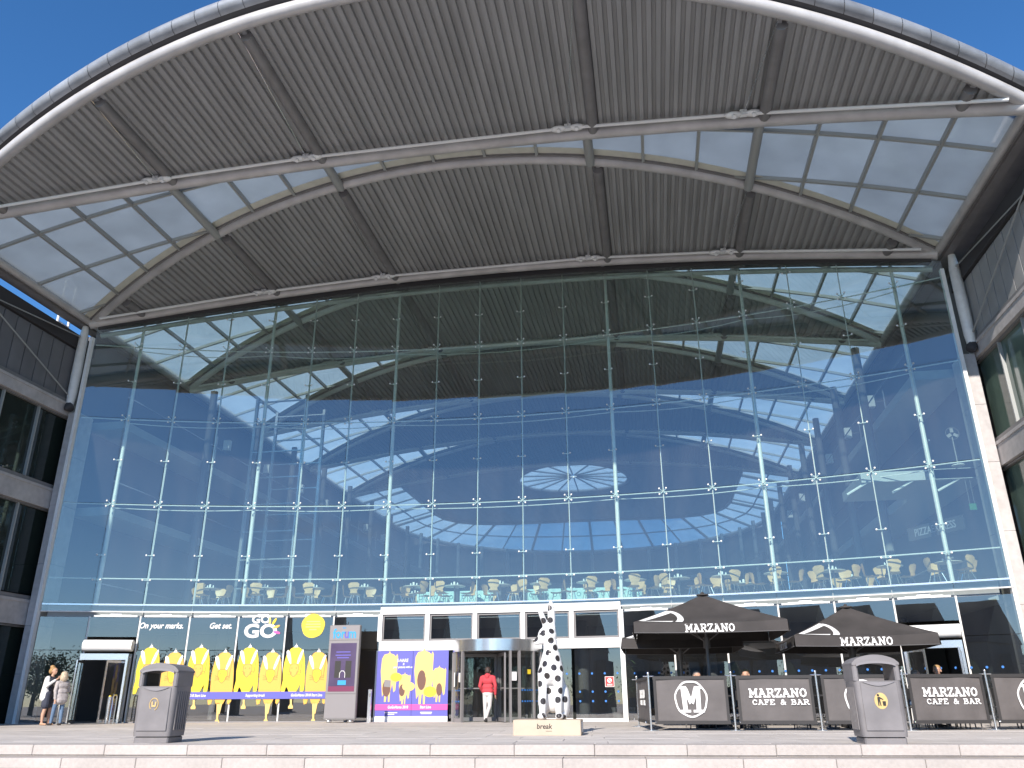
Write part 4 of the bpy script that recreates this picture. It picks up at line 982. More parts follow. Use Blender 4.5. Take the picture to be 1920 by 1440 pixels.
# door guards: ladders of bars, and a steel post
for i,(x,y,rz,lab) in enumerate(((-19.02,25.35,R_(-60),'barred steel door guard close behind the blonde person'),(-17.40,25.75,R_(-75),'barred steel door guard between side door and litter bin'))):
    T=thing('door_guard',lab,'guard rail',(x,y,0),rz)
    for px in (-.17,.17): obj('post',MB().tube([(px,0,0),(px,0,.80),(px*.7,0,.86)],.022,8),'stainless',T,True)
    obj('top_bar',MB().tube([(-.12,0,.86),(.12,0,.86)],.022,8),'stainless',T)
    bm2=MB(); bm2.tube([(-.15,0,0),(.15,0,0)],.010,6); me=bm2.mesh('bar'); me.materials.append(M['stainless'])
    for j in range(13): share('bar',me,T,(0,0,.08+.055*j))
T=thing('steel_post','thick round steel post left of the barred door guard','post',(-17.72,25.95,0)); obj('shaft',MB().tube([(0,0,0),(0,0,.82)],.06,14),'stainless',T,True); obj('cap',MB().tube([(0,0,.82),(0,0,.86)],[.045,.02],14),'yellow',T,True)
T=thing('access_post','slim pale access post beside the information totem','post',(-9.18,27.0,0)); obj('shaft',MB().box(-.05,.05,-.04,.04,0,1.0),'stainless',T); obj('button',MB().box(-.03,.03,-.05,-.041,.78,.88),'grey_paint',T)

# ---- litter bins
def litter_bin(x,y,rz,label,emb):
    T=thing('litter_bin',label,'litter bin',(x,y,0),rz,'litter bins on the terrace')
    b=MB(); b.cbox(-.30,.30,-.26,.26,0,.10,.02); obj('base',b,'bin_plastic',T)
    def ring(w_,d,z,r=.07,n=4):
        P=[]
        for sx,sy,a0 in ((1,-1,-90),(1,1,0),(-1,1,90),(-1,-1,180)):
            for k in range(n): a=R_(a0+90*k/(n-1)); P.append((sx*(w_-r)+r*math.cos(a),sy*(d-r)+r*math.sin(a),z))
        return P
    body=MB(); rs=[ring(.325,.285,.10),ring(.33,.29,.16),ring(.338,.295,.5),ring(.345,.30,.885)]
    nn=len(rs[0]); vs=[p for r in rs for p in r]; fs=[]
    for i in range(len(rs)-1):
        for k in range(nn): fs.append((i*nn+k,i*nn+(k+1)%nn,(i+1)*nn+(k+1)%nn,(i+1)*nn+k))
    fs.append(tuple(range(3*nn,4*nn))); body.add(vs,fs); obj('body',body,'bin_plastic',T,True)
    d=MB(); d.cbox(-.265,.265,-.312,-.296,.19,.86,.006); obj('door_panel',d,'bin_plastic',T)
    lip=MB(); po=[(-.23,.0)]+[(-.23+.46*k/10,-.055*math.sin(math.pi*k/10)) for k in range(1,10)]+[(.23,.0)]
    lip.prism(po,(0,-.3165,.865),(1,0,0),(0,0,1),.012); obj('lip',lip,'grey_mid',T)
    for j in range(6):
        for sx in (-1,1):
            r=MB(); r.box(min(sx*.336,sx*.350),max(sx*.336,sx*.350),-.2+.07*j,-.165+.07*j,.2,.8); obj('side_rib',r,'bin_plastic',T)
    # hood: two side cheeks, arched roof, open front and back
    for sx in (-1,1):
        c=MB(); x0,x1=sorted((sx*.345,sx*.262)); c.cbox(x0,x1,-.30,.30,.886,1.14,.02); obj('hood_cheek',c,'bin_plastic',T,True)
    h=MB(); top=[];bot=[]
    for k in range(13):
        u=-.345+.69*k/12; top.append((u,1.14+.12*math.cos(u/.345*math.pi/2)**.6)); bot.append((u,1.11+(.045*math.cos(u/.345*math.pi/2) if abs(u)<.26 else 0)))
    h.prism(bot+top[::-1],(0,.31,0),(1,0,0),(0,0,1),.62)
    ho=obj('hood',h,'bin_plastic',T,True)
    rim=MB(); rim.prism([(u,z-.02) for u,z in bot][1:-1]+[(u,z+.012) for u,z in bot][1:-1][::-1],(0,-.30,0),(1,0,0),(0,0,1),.03); obj('hood_rim',rim,'grey_mid',T)
    ln=MB(); ln.box(-.25,-.245,-.2,.2,.89,1.1); obj('liner_edge',ln,'bin_liner',T)
    if emb=='disc':
        e=MB(); e.prism([(.095*math.cos(t),.115*math.sin(t)) for t in [2*math.pi*k/24 for k in range(24)]],(0,-.3135,.60),(1,0,0),(0,0,1),.004); E=obj('emblem',e,'gold',T)
        f=MB(); f.prism([(-.05,-.07),(-.035,-.07),(-.03,.0),(-.02,-.07),(-.005,-.07),(-.015,.03),(.03,.01),(.035,.022),(-.02,.06),(-.05,.05)],(0,-.3185,.60),(1,0,0),(0,0,1),.002); obj('figure',f,'black_print',E)
        f=MB(); f.prism([(-.02+.018*math.cos(t)-.015,.08+.018*math.sin(t)) for t in [2*math.pi*k/10 for k in range(10)]],(0,-.3185,.60),(1,0,0),(0,0,1),.002); obj('figure_head',f,'black_print',E)
        f=MB(); f.prism([(.02,-.07),(.06,-.07),(.065,-.005),(.015,-.005)],(0,-.3185,.60),(1,0,0),(0,0,1),.002); obj('figure_bin',f,'black_print',E)
    else:
        e=MB(); e.tube([(.075*math.cos(t),-.316,.60+.095*math.sin(t)) for t in [R_(-70+300*k/18) for k in range(19)]],.008,5); E=obj('emblem',e,'gold',T)
        f=MB(); f.prism([(-.035,-.04),(.035,-.04),(.045,.04),(.02,.04),(.018,-.015),(-.018,-.015),(-.02,.045),(-.045,.04)],(0,-.3185,.60),(1,0,0),(0,0,1),.004); obj('figure',f,'gold',E)
    return T
litter_bin(-8.38,13.78,R_(3.8),'dark plastic litter bin with ring emblem left of the hare stickers','ring')
litter_bin(3.30,14.10,R_(2),'larger looking dark litter bin with gold disc in front of the cafe','disc')

# ---- spotted hare on its plinth
T=thing('statue_plinth','low buff plinth with the word break under the spotted hare','plinth',(-2.16,17.35,0),R_(2))
m=MB(); m.cbox(-.66,.66,-.45,.45,0,.28,.012); obj('block',m,'plinth_paint',T)
textmesh('lettering','break',.13,'black_print',T,(-.05,-.452,.16),(math.pi/2,0,0),0.002,0.1,0.001); m=MB(); m.box(-.02,.10,-.453,-.4505,.075,.082); obj('lettering_line',m,'black_print',T)
m=MB(); m.box(.661,.665,-.2,.2,.05,.24); obj('side_label',m,'print_white',T)
hm=MB(); I=Matrix.Identity(3)
hm.caps((.01,.02,.90),(.02,0,1.16),.27,.20,n=20); hm.ell((.03,.24,.55),(.27,.26,.44),20,14)
for sx in (-1,1):
    hm.ell((sx*.21+.05,.24,.34),(.12,.24,.33),16,12); hm.ell((sx*.20+.03,.02,.05),(.09,.2,.055),14,8)
    hm.caps((sx*.155,-.08,.86),(sx*.16-.01,-.15,.08),.105,.060,n=14); hm.ell((sx*.175-.01,-.20,.055),(.085,.12,.065),14,8)
hm.caps((.02,0,1.2),(.01,.0,1.50),.165,.135,n=16); hm.ell((-.05,-.02,1.595),(.195,.155,.185),18,12); hm.caps((-.12,-.03,1.55),(-.245,-.04,1.485),.125,.08,n=14); hm.ell((-.265,-.04,1.465),(.065,.075,.055),12,8)
for a,b,r in (((-.04,0,1.70),(-.215,.0,2.15),.088),((.05,.02,1.70),(.035,.04,2.26),.088)):
    a=Vector(a);b=Vector(b); d=(b-a).normalized(); rot=d.to_track_quat('Z','Y').to_matrix(); hm.ell((a+b)/2,(r,.06,(b-a).length/2+.05),16,14,rot=rot); hm.caps(a-d*.08,a+d*.12,.08,.07,n=12)
hm.ell((.05,.44,.3),(.08,.09,.08),12,8)
HR=thing('hare_statue','tall white hare statue with black spots sitting upright on the plinth','statue',(-2.10,17.32,.28),R_(4))
hb=remesh_obj('body',hm,None,['white_paint'],.016,HR,3)
pts2=[(875,270),(922,255),(930,350),(876,355),(875,450),(942,435),(935,507),(866,532),(814,492),(912,597),(858,608),(968,560),(985,640),(883,680),(955,708),(1013,715),(845,725),(900,768),(983,788),(842,825),(905,875),(1003,875),(868,950),(978,940),(875,1045),(985,1045),(1022,1050)]
spots=[]
for zx,zy in pts2:
    lx=(zx/4+800-1031)/96.0; lz=(1079-zy)/4/96.0
    for yy,dy in ((-2,1),(2,-1)):
        ok,loc,nr,fi=hb.ray_cast(Vector((lx if dy>0 else lx+.05,yy,lz)),Vector((0,dy,0)))
        if ok: spots.append(loc.copy())
for zx in range(12):
    ok,loc,nr,fi=hb.ray_cast(Vector((2 if zx%2 else -2,-.05+.2*random.random(),.2+.17*zx)),Vector((-1 if zx%2 else 1,0,0)))
    if ok and all((loc-s).length>.2 for s in spots): spots.append(loc.copy())
hmat=bpy.data.materials.new('hare_paint'); hmat.use_nodes=True; N=hmat.node_tree.nodes; L=hmat.node_tree.links; bs=N['Principled BSDF']; bs.inputs['Roughness'].default_value=.3
tc=N.new('ShaderNodeTexCoord'); acc=None
for s in spots:
    vm=N.new('ShaderNodeVectorMath'); vm.operation='DISTANCE'; vm.inputs[1].default_value=s; L.new(tc.outputs['Object'],vm.inputs[0])
    if acc is None: acc=vm.outputs['Value']
    else:
        mm=N.new('ShaderNodeMath'); mm.operation='MINIMUM'; L.new(acc,mm.inputs[0]); L.new(vm.outputs['Value'],mm.inputs[1]); acc=mm.outputs[0]
rp=N.new('ShaderNodeValToRGB'); L.new(acc,rp.inputs[0]); rp.color_ramp.elements[0].position=.060; rp.color_ramp.elements[0].color=(.035,.03,.03,1); rp.color_ramp.elements[1].position=.065; rp.color_ramp.elements[1].color=(.82,.81,.79,1)
L.new(rp.outputs[0],bs.inputs['Base Color']); hb.data.materials.clear(); hb.data.materials.append(hmat)
for sx,y0 in ((-.19,-.125),(-.17,.10)): e=MB(); e.ell((sx,y0,1.62),(.018,.014,.02),8,6); obj('eye',e,'black_print',HR,True)
nz=MB(); nz.ell((-.325,-.045,1.485),(.014,.03,.02),8,6); obj('nose',nz,'black_print',HR,True)

# ---- cafe parasols
def parasol(x,y,hw,ze,za,label,text):
    T=thing('cafe_parasol',label,'parasol',(x,y,0),0,'black cafe parasols')
    n=8; C=[(-hw,-hw),(hw,-hw),(hw,hw),(-hw,hw)]
    for q in range(4):
        a=Vector((*C[q],ze)); b=Vector((*C[(q+1)%4],ze)); ap=Vector((0,0,za)); m=MB(); vs=[];fs=[]
        for i in range(n+1):
            t=i/n
            for j in range(n+1):
                u=j/n; e=a+(b-a)*u; p=e+(ap-e)*t; sag=-.10*math.sin(math.pi*t)*(0.35+0.65*math.sin(math.pi*u)); p.z+=sag-.05*math.sin(math.pi*u)*(1-t); vs.append(p)
        for i in range(n):
            for j in range(n): k=i*(n+1)+j; fs.append((k,k+1,k+n+2,k+n+1))
        m.add(vs,fs); obj('canopy_panel',m,'canvas',T,True)
        nv=(a+b)/2; out=Vector((nv.x,nv.y,0)).normalized()*.03; m=MB(); vs=[];fs=[]
        for j in range(13):
            u=j/12; e=a+(b-a)*u; sg_=-.05*math.sin(math.pi*u); drop=.25-.03*abs(math.sin(math.pi*u*1.0))
            o2=.012*math.sin(u*23+q)
            tn=(b-a).normalized()*0
            vs+=[e+Vector((0,0,sg_)),e+out*(1+o2*20)+Vector((0,0,sg_-drop))]
        for j in range(12): fs.append((2*j,2*j+1,2*j+3,2*j+2))
        m.add(vs,fs); vo=obj('valance',m,'canvas',T,True)
        obj('piping',MB().tube([vs[2*j+1] for j in range(13)],.008,5),'pole_grey',vo)
        # struts below
        obj('rib',MB().tube([(a.x*.97,a.y*.97,a.z-.03),(0,0,za-.12)],.016,6),'pole_grey',T)
        obj('strut',MB().tube([(a.x*.5,a.y*.5,(ze+za)/2-.14),(0,0,ze-.38)],.014,6),'pole_grey',T)
    obj('pole',MB().tube([(0,0,.06),(0,0,za-.05)],.042,14),'pole_grey',T,True)
    obj('pole_hub',MB().tube([(0,0,ze-.52),(0,0,ze-.26)],.085,12),'pole_grey',T,True)
    obj('finial',MB().lathe([(.16,0),(.15,.03),(.05,.05),(.03,.09)],(0,0,za-.03),16),'canvas',T,True)
    bs_=MB(); bs_.cbox(-.42,.42,-.42,.42,0,.075,.02); obj('base',bs_,'rubber',T)
    if text:
        tx=MB(); slab_text(tx,'MARZANO',.155,1.12,0,ze-.165,.030,y=-hw-.045); o=obj('lettering',tx,'print_white',T)
    tx=MB(); slab_text(tx,'CAFE & BAR',.12,1.2,0,0,.022,y=0); o=obj('lettering',tx,'print_white',T,loc=(-hw-.045,0,ze-.165),rot=(0,0,-math.pi/2))
    # part of the ring-and-M emblem printed at the left corner of the front slope
    def surf(u,t,off=.012):
        a=Vector((-hw,-hw,ze)); b=Vector((hw,-hw,ze)); ap=Vector((0,0,za)); e=a+(b-a)*u; p=e+(ap-e)*t
        p.z+=-.10*math.sin(math.pi*t)*(0.35+0.65*math.sin(math.pi*u))-.05*math.sin(math.pi*u)*(1-t); return p+Vector((0,-.4,.9))*off
    em=MB()
    def strip(c1,c2):
        vs=[];n_=len(c1)
        for p,q in zip(c1,c2): vs+=[surf(*p),surf(*q)]
        em.add(vs,[(2*i,2*i+1,2*i+3,2*i+2) for i in range(n_-1)])
    strip([(.02,.03+.40*k/8) for k in range(9)],[(.06+.05*k/8,.03+.40*k/8) for k in range(9)])
    strip([(.03+.22*k/8,.02) for k in range(9)],[(.03+.22*k/8,.02+.05*k/8) for k in range(9)])
    strip([(.06+.26*math.sin(R_(90*k/8)),.03+.41*math.cos(R_(90*k/8))) for k in range(9)],[(.06+.21*math.sin(R_(90*k/8)),.03+.36*math.cos(R_(90*k/8))) for k in range(9)])
    obj('emblem',em,'print_white',T)
    return T
def emblem(mb,r):
    """ring with a bold slab M, drawn in the x-z plane looking to -y"""
    n=28; vs=[];fs=[]
    for k in range(n):
        t=2*math.pi*k/n; ro_=r*(1+.02*math.sin(7*t)); ri=ro_*.9
        vs+=[(ro_*.94*math.cos(t),-.004,ro_*math.sin(t)),(ri*.94*math.cos(t),-.004,ri*math.sin(t)),(ro_*.94*math.cos(t),0,ro_*math.sin(t)),(ri*.94*math.cos(t),0,ri*math.sin(t))]
    for k in range(n): a=4*k;b=4*((k+1)%n); fs+=[(a,a+1,b+1,b),(a,b,b+2,a+2),(a+1,a+3,b+3,b+1)]
    mb.add(vs,fs)
    q=r/.40
    for i,po in enumerate(([(-.19,-.24),(-.09,-.24),(-.11,.22),(-.22,.22)],[(.11,-.24),(.21,-.24),(.22,.22),(.12,.22)],[(-.17,.23),(-.07,.23),(.03,-.06),(-.04,-.12)],[(.07,.23),(.18,.23),(.05,-.12),(-.02,-.06)],[(-.27,-.29),(-.02,-.29),(-.02,-.235),(-.27,-.235)],[(.04,-.29),(.29,-.29),(.29,-.235),(.04,-.235)],[(-.29,.215),(-.07,.215),(-.1,.275),(-.27,.275)],[(.07,.215),(.28,.215),(.27,.275),(.09,.275)])):
        mb.prism([(x*q,z*q) for x,z in po],(0,-.0002*i,0),(1,0,0),(0,0,1),.004)
P1=parasol(1.32,21.95,1.76,2.36,3.16,'large black parasol lettered MARZANO left of the bin','x')
P2=parasol(4.78,21.95,1.56,2.02,2.78,'black parasol lettered MARZANO behind the right litter bin','x')
P3=parasol(0.75,25.35,1.62,2.22,2.95,'black parasol half hidden behind the larger one near the glass','')

# ---- cafe barrier: banners between steel posts
POSTS=[(-.17,19.72),(1.65,19.76),(3.47,19.80),(5.28,19.85),(7.12,20.3),(9.0,20.6)]
names=['at the left front corner','between the first M emblem and the first MARZANO banner','between the first MARZANO banner and the second M emblem','right of the right litter bin','right of the last MARZANO banner','at the frame edge on the far right']
def bpost(x,y,lab):
    T=thing('barrier_post','steel barrier post '+lab,'post',(x,y,0),0,'cafe barrier posts')
    obj('shaft',MB().tube([(0,0,.02),(0,0,1.18)],.024,10),'stainless',T,True); obj('finial',MB().ell((0,0,1.20),(.03,.03,.03),10,6),'stainless',T,True)
    obj('hook_bar',MB().tube([(-.12,0,1.13),(.12,0,1.13)],.012,6),'stainless',T); obj('foot_plate',MB().lathe([(.2,0),(.2,.01),(.05,.025)],(0,0,0),20),'stainless',T,True)
    for sx in (-1,1): obj('lower_clip',MB().ell((sx*.11,0,.17),(.022,.022,.022),8,5),'chrome',T,True)
for (x,y),l in zip(POSTS,names): bpost(x,y,l)
bpost(-.50,22.7,'at the back of the side banner')
def bbanner(p,q,kind,lab):
    p=Vector((*p,0));q=Vector((*q,0)); d=q-p; Lh=d.length; rz=math.atan2(d.y,d.x)
    T=thing('barrier_banner',lab,'banner',(p+q)/2,rz,'cafe barrier banners'); hw=Lh/2-.10
    m=MB(); n=16; vs=[];fs=[]
    for i in range(n+1):
        u=-hw+2*hw*i/n; 
        for j in range(7): z=.20+.86*j/6; vs.append((u,.010*math.sin(u*5.3+p.x*3)+.006*math.sin(z*7+u*9),z))
    for i in range(n):
        for j in range(6): k=i*7+j; fs.append((k,k+7,k+8,k+1))
    m.add(vs,fs); obj('sheet',m,'banner',T,True)
    for z0,z1,nm in ((1.06,1.13,'top_hem'),(.13,.20,'bottom_hem')): m=MB(); m.box(-hw-.01,hw+.01,-.022,.022,z0,z1); obj(nm,m,'banner_edge',T)
    for sx in (-1,1): m=MB(); x0,x1=sorted((sx*hw,sx*(hw-.06))); m.box(x0,x1,-.019,-.017,.20,1.06); obj('side_hem',m,'banner_edge',T)
    l=MB()
    if kind=='M': emblem(l,.385); obj('emblem',l,'print_white',T,loc=(.0,-.024,.65))
    else:
        slab_text(l,'MARZANO',.155,1.22 if Lh<2.2 else 1.2,0.06,.765,.034,y=-.022); slab_text(l,'CAFE & BAR',.095,1.2,0.1,.575,.020,y=-.022); obj('lettering',l,'print_white',T)
bbanner(POSTS[0],POSTS[1],'M','black banner with large white M emblem at the left end')
bbanner(POSTS[1],POSTS[2],'T','black banner lettered MARZANO between the two M emblems')
bbanner(POSTS[2],POSTS[3],'M','black banner with M emblem half hidden by the litter bin')
bbanner(POSTS[3],POSTS[4],'T','black banner lettered MARZANO below the two seated men')
bbanner(POSTS[4],POSTS[5],'M','black banner with M emblem cut off at the frame edge')
bbanner((-.50,22.7),POSTS[0],'T','side banner seen edge on near the glass doors')
# dark cafe tables and chairs inside the barrier
def cafe_table():
    T=thing('cafe_table','dark round cafe table behind the barrier','table',(0,0,0),0,'dark cafe tables')
    obj('top',MB().tube([(0,0,.70),(0,0,.73)],.38,24),'rubber',T,True); obj('stem',MB().tube([(0,0,.03),(0,0,.70)],.03,10),'pole_grey',T,True); obj('foot',MB().lathe([(.24,0),(.23,.02),(.04,.05)],(0,0,0),20),'pole_grey',T,True); return T
def cafe_chair():
    T=thing('cafe_chair','dark cafe chair behind the barrier','chair',(0,0,0),0,'dark cafe chairs')
    m=MB(); m.cbox(-.21,.21,-.21,.21,.43,.46,.01); obj('seat',m,'rubber',T); m=MB(); m.box(-.2,.2,.19,.22,.62,.86); obj('backrest',m,'rubber',T)
    for sx in (-1,1):
        obj('leg',MB().tube([(sx*.19,-.19,.43),(sx*.21,-.23,0)],.014,6),'pole_grey',T); obj('leg',MB().tube([(sx*.19,.205,.86),(sx*.19,.19,.43),(sx*.21,.23,0)],.014,6),'pole_grey',T)
    return T
ct,cc=cafe_table(),cafe_chair(); TBS=[(1.6,21.1,'dark cafe table below the large parasol'),(3.9,21.3,'dark cafe table between the two front parasols'),(6.4,21.1,'dark cafe table in front of the two seated men'),(8.5,21.6,'dark cafe table at the far right end'),(2.6,24.0,'dark cafe table at the back near the glass')]
first=True; chs=0
for i,(x,y,l) in enumerate(TBS):
    t_=ct if i==0 else dup(ct,(x,y,0)); t_.location=(x,y,0); t_['label']=l
    for a in (20,110,200,290):
        X=x+.62*math.sin(R_(a+i*13)); Y=y-.62*math.cos(R_(a+i*13)); c_=cc if chs==0 else dup(cc); chs+=1
        c_.location=(X,Y,0); c_.rotation_euler=(0,0,R_(a+i*13+180)); c_['label']='dark cafe chair %s of the %s'%({20:'in front',110:'right',200:'beyond',290:'left'}[a],l.replace('dark cafe ',''))

# ---- upper floor restaurant: plywood chairs, tables, patterned screens
def ply_chair():
    T=thing('plywood_chair','x','chair',(0,0,0),0,'plywood chairs on the upper floor')
    m=MB(); prof=[(-.22,.44),(-.15,.425),(0,.42),(.13,.43),(.19,.47),(.215,.55),(.23,.66),(.25,.78),(.255,.84)]; wd=[.19,.20,.205,.19,.14,.12,.19,.215,.13]
    vs=[];fs=[]
    for (y,z),w_ in zip(prof,wd):
        for k in range(5): u=-1+k/2; vs.append((u*w_,y-.02*u*u*(1 if z>.5 else 0),z+(.012*u*u if z<.5 else 0)))
    for i in range(len(prof)-1):
        for k in range(4): a=i*5+k; fs.append((a,a+1,a+6,a+5))
    nv=len(vs); vs+=[(x,y+.012,z-.010) for x,y,z in vs]; fs+=[tuple(nv+i for i in f[::-1]) for f in fs]
    m.add(vs,fs); obj('shell',m,'plywood',T,True)
    for sx in (-1,1):
        for sy in (-1,1): obj('leg',MB().tube([(sx*.10,sy*.10,.42),(sx*.2,sy*.21,0)],.011,5),'chrome',T)
    return T
def up_table():
    T=thing('restaurant_table','x','table',(0,0,0),0,'restaurant tables on the upper floor')
    obj('top',MB().tube([(0,0,.72),(0,0,.745)],.40,20),'tabletop',T,True); obj('stem',MB().tube([(0,0,.02),(0,0,.72)],.03,8),'pole_grey',T,True); obj('foot',MB().lathe([(.26,0),(.25,.015),(.04,.04)],(0,0,0),16),'stainless',T,True)
    m=MB(); m.box(-.05,.02,-.01,.01,.745,.90); obj('menu_card',m,'print_white',T)
    for x in (-.13,.1): obj('condiment_jar',MB().tube([(x,.03,.745),(x,.03,.83),(x,.03,.87)],[.03,.03,.015],8),'lamp_white',T)
    return T
ORD=['first','second','third','fourth','fifth','sixth','seventh','eighth','ninth','tenth','eleventh','twelfth','thirteenth','fourteenth','fifteenth','sixteenth','seventeenth','eighteenth']
pc,ut=ply_chair(),up_table(); FZ=3.842; nc=0; ntb=0; rnd=random.Random(3)
TB=[(-16.2,1.5),(-14.2,1.4),(-12.4,1.4),(-10.5,1.4),(-8.6,1.2),(-7.1,1.3),(-5.4,1.3),(-3.9,1.3),(-2.2,1.3),(-.5,1.2),(1.0,1.3),(2.5,1.3),(4.2,1.3),(6.0,1.5),(7.6,1.3),(9.2,1.3),(-6.2,3.6),(-3.0,3.6),(.4,3.7),(3.4,3.6),(-9.2,3.5),(6.9,3.6)]
for i,(x,dy) in enumerate(TB):
    y=28.5-(x-CX)**2/88+dy; t_=ut if ntb==0 else dup(ut); ntb+=1; t_.location=(x,y,FZ)
    row=sorted([q for q in TB if (q[1]<3)==(dy<3)]); tn=ORD[row.index((x,dy))]+' from left, %s row'%('front' if dy<3 else 'second'); t_['label']='round restaurant table upstairs behind the glass, '+tn
    base=rnd.uniform(0,360)
    for j in range(4 if i<16 else 2):
        a=base+90*j+rnd.uniform(-18,18); X=x+.60*math.sin(R_(a)); Y=y-.60*math.cos(R_(a)); c_=pc if nc==0 else dup(pc); nc+=1
        c_.location=(X,Y,FZ); c_.rotation_euler=(0,0,R_(a+180+rnd.uniform(-25,25))); c_['label']='plywood chair %s of upstairs table %s'%(['on the glass side','on the right','at the back','on the left'][int(((base+90*j)%360+45)//90)%4],tn)
for i,(x0,x1) in enumerate(((-8.9,-7.4),(-7.2,-5.9),(-4.6,-3.3),(-3.1,-1.5),(-1.2,-.3))):
    y=28.5+2.55; T=thing('patterned_screen','aqua patterned low screen, %s from the left, behind the upper floor chairs'%['first','second','third','fourth','last'][i],'screen',((x0+x1)/2,y,FZ),0,'aqua patterned screens')
    h=(x1-x0)/2; m=MB(); m.cbox(-h,h,0,.04,.05,.72,.01); obj('panel',m,'aqua',T)
    for sx in (-1,1): m=MB(); m.box(sx*h*.8-.02,sx*h*.8+.02,-.1,.14,0,.05); obj('foot',m,'stainless',T)
    nf=int(h*2/.3)
    for k in range(nf):
        for q in range(2): m=MB(); m.tube([(-h+.16+.3*k+.07*math.cos(t),-.004,.22+.28*q+.07*math.sin(t)) for t in [2*math.pi*s/10 for s in range(10)]],.012,4,closed=True); obj('motif',m,'aqua_print',T)
# pedestal fan and sign on the right gallery
T=thing('pedestal_fan','white pedestal fan on the right gallery behind the glass','fan',(9.9,26.9,7.52)); obj('stand',MB().tube([(0,0,0),(0,0,.95)],.02,8),'grey_mid',T); obj('foot',MB().lathe([(.2,0),(.19,.02),(.03,.04)],(0,0,0),16),'white_paint',T,True)
obj('cage',MB().tube([(.2*math.cos(t),-.08,1.05+.2*math.sin(t)) for t in [2*math.pi*k/20 for k in range(20)]],.006,5,closed=True),'grey_mid',T)
for k in range(3): m=MB(); a=R_(90+120*k); m.obox((.11*math.cos(a),-.06,1.05+.11*math.sin(a)),(math.cos(a),0,math.sin(a)),(0,1,.5),(-math.sin(a),0,math.cos(a)),.07,.003,.05); obj('blade',m,'grey_mid',T)
T=thing('restaurant_sign','faint grey restaurant name sign hanging inside on the right','sign',(9.2,28.0,5.75),R_(-62)); m=MB(); m.box(-1.15,1.15,0,.03,-.22,.22); obj('board',m,'interior_dark',T); textmesh('lettering','PIZZAEXPRESS',.34,'sign_grey',T,(0,-.006,0),(math.pi/2,0,0),.004,0,.002,sx=.78)
T=thing('exit_sign','small green exit sign hanging inside at the right','sign',(10.0,26.7,6.15)); m=MB(); m.box(-.1,.1,-.02,.02,-.1,.1); obj('plate',m,'green_print',T)
for sx in (-.07,.07): obj('hanger',MB().tube([(sx,0,.1),(sx,0,.85)],.008,5),'stainless',T)
# balcony edge inside on the right
m=MB(); m.box(7.0,10.7,27.2,30.0,7.18,7.5); bo=obj('balcony',m,'slab',BLD)
for x in (7.2,8.6,10.0): obj('balcony_bracket',MB().tube([(x,27.25,7.2),(x-.6,27.6,6.9)],.04,6),'white_paint',bo)
# palm-like plants behind the right doors
def plant(x,y,sc,lab,seed):
    rr=random.Random(seed); T=thing('potted_plant',lab,'plant',(x,y,0.012)); obj('pot',MB().lathe([(.16,0),(.22,.4),(.2,.4)],(0,0,0),16),'grey_paint',T,True)
    m=MB()
    for z in (.9,1.2,1.55,1.85): m.tube([(0,0,.35),(rr.uniform(-.1,.1),rr.uniform(-.1,.1),z*sc)],.018,5)
    obj('stem',m,'bark',T); lf=MB()
    for k in range(64):
        z=rr.choice((.95,1.25,1.6,1.9))*sc; a=rr.uniform(0,6.28); L_=rr.uniform(.28,.5); up=rr.uniform(-.2,.5); d=Vector((math.cos(a),math.sin(a),up)).normalized(); s_=d.cross(Vector((0,0,1))).normalized()*.03
        p=Vector((rr.uniform(-.05,.05),rr.uniform(-.05,.05),z)); q=p+d*L_*.55; e=p+d*L_-Vector((0,0,.1)); lf.add([p,q+s_,e,q-s_],[(0,1,2,3)])
    obj('leaves',lf,'leaf_plant',T); return T
plant(-.95,29.3,1.0,'spiky leaved plant behind the glass at the no smoking sign',4); plant(-1.35,29.9,.7,'lower leafy plant beside the spiky one behind the glass',5)

# ---- people
def person(name_label,loc,rz,P,mats,hair,hairmat,extra=None,cat='person'):
    """P: list of (p0,p1,r0,r1,tag) capsules in local metres, fused to one skin"""
    T=thing('person',name_label,cat,loc,rz); m=MB(); tags=[]
    for a,b,r0,r1,t in P:
        m.caps(a,b,r0,r1,n=10); tags.append((Vector(a),Vector(b),r0,r1,t))
    remesh_obj('body',m,tags,mats,.0105,T,2)
    h=MB()
    for c,r in hair: h.ell(c,r,14,10)
    remesh_obj('hair',h,None,[hairmat],.013,T,1)
    if extra: extra(T)
    return T
def head(c,f,t=0):
    """skull, face, nose, ears around centre c looking along unit f (x,y)"""
    c=Vector(c); F=Vector((f[0],f[1],0)).normalized(); S=Vector((-F.y,F.x,0)); o=[]
    o.append((c+Vector((0,0,.03))-F*.015,c+Vector((0,0,.03))+F*.012,.082,.082,t)); o.append((c-Vector((0,0,.05))+F*.03,c+F*.03,.058,.07,t))
    o.append((c+F*.088+Vector((0,0,.005)),c+F*.108-Vector((0,0,.018)),.010,.014,t)); o.append((c+F*.085-Vector((0,0,.055)),c+F*.086-Vector((0,0,.055)),.018,.018,t))
    for s in (-1,1): o.append((c+S*s*.082,c+S*s*.088-Vector((0,0,.03)),.016,.012,t)); o.append((c+F*.08+S*s*.03+Vector((0,0,.03)),c+F*.08+S*s*.034+Vector((0,0,.03)),.014,.014,t))
    return o
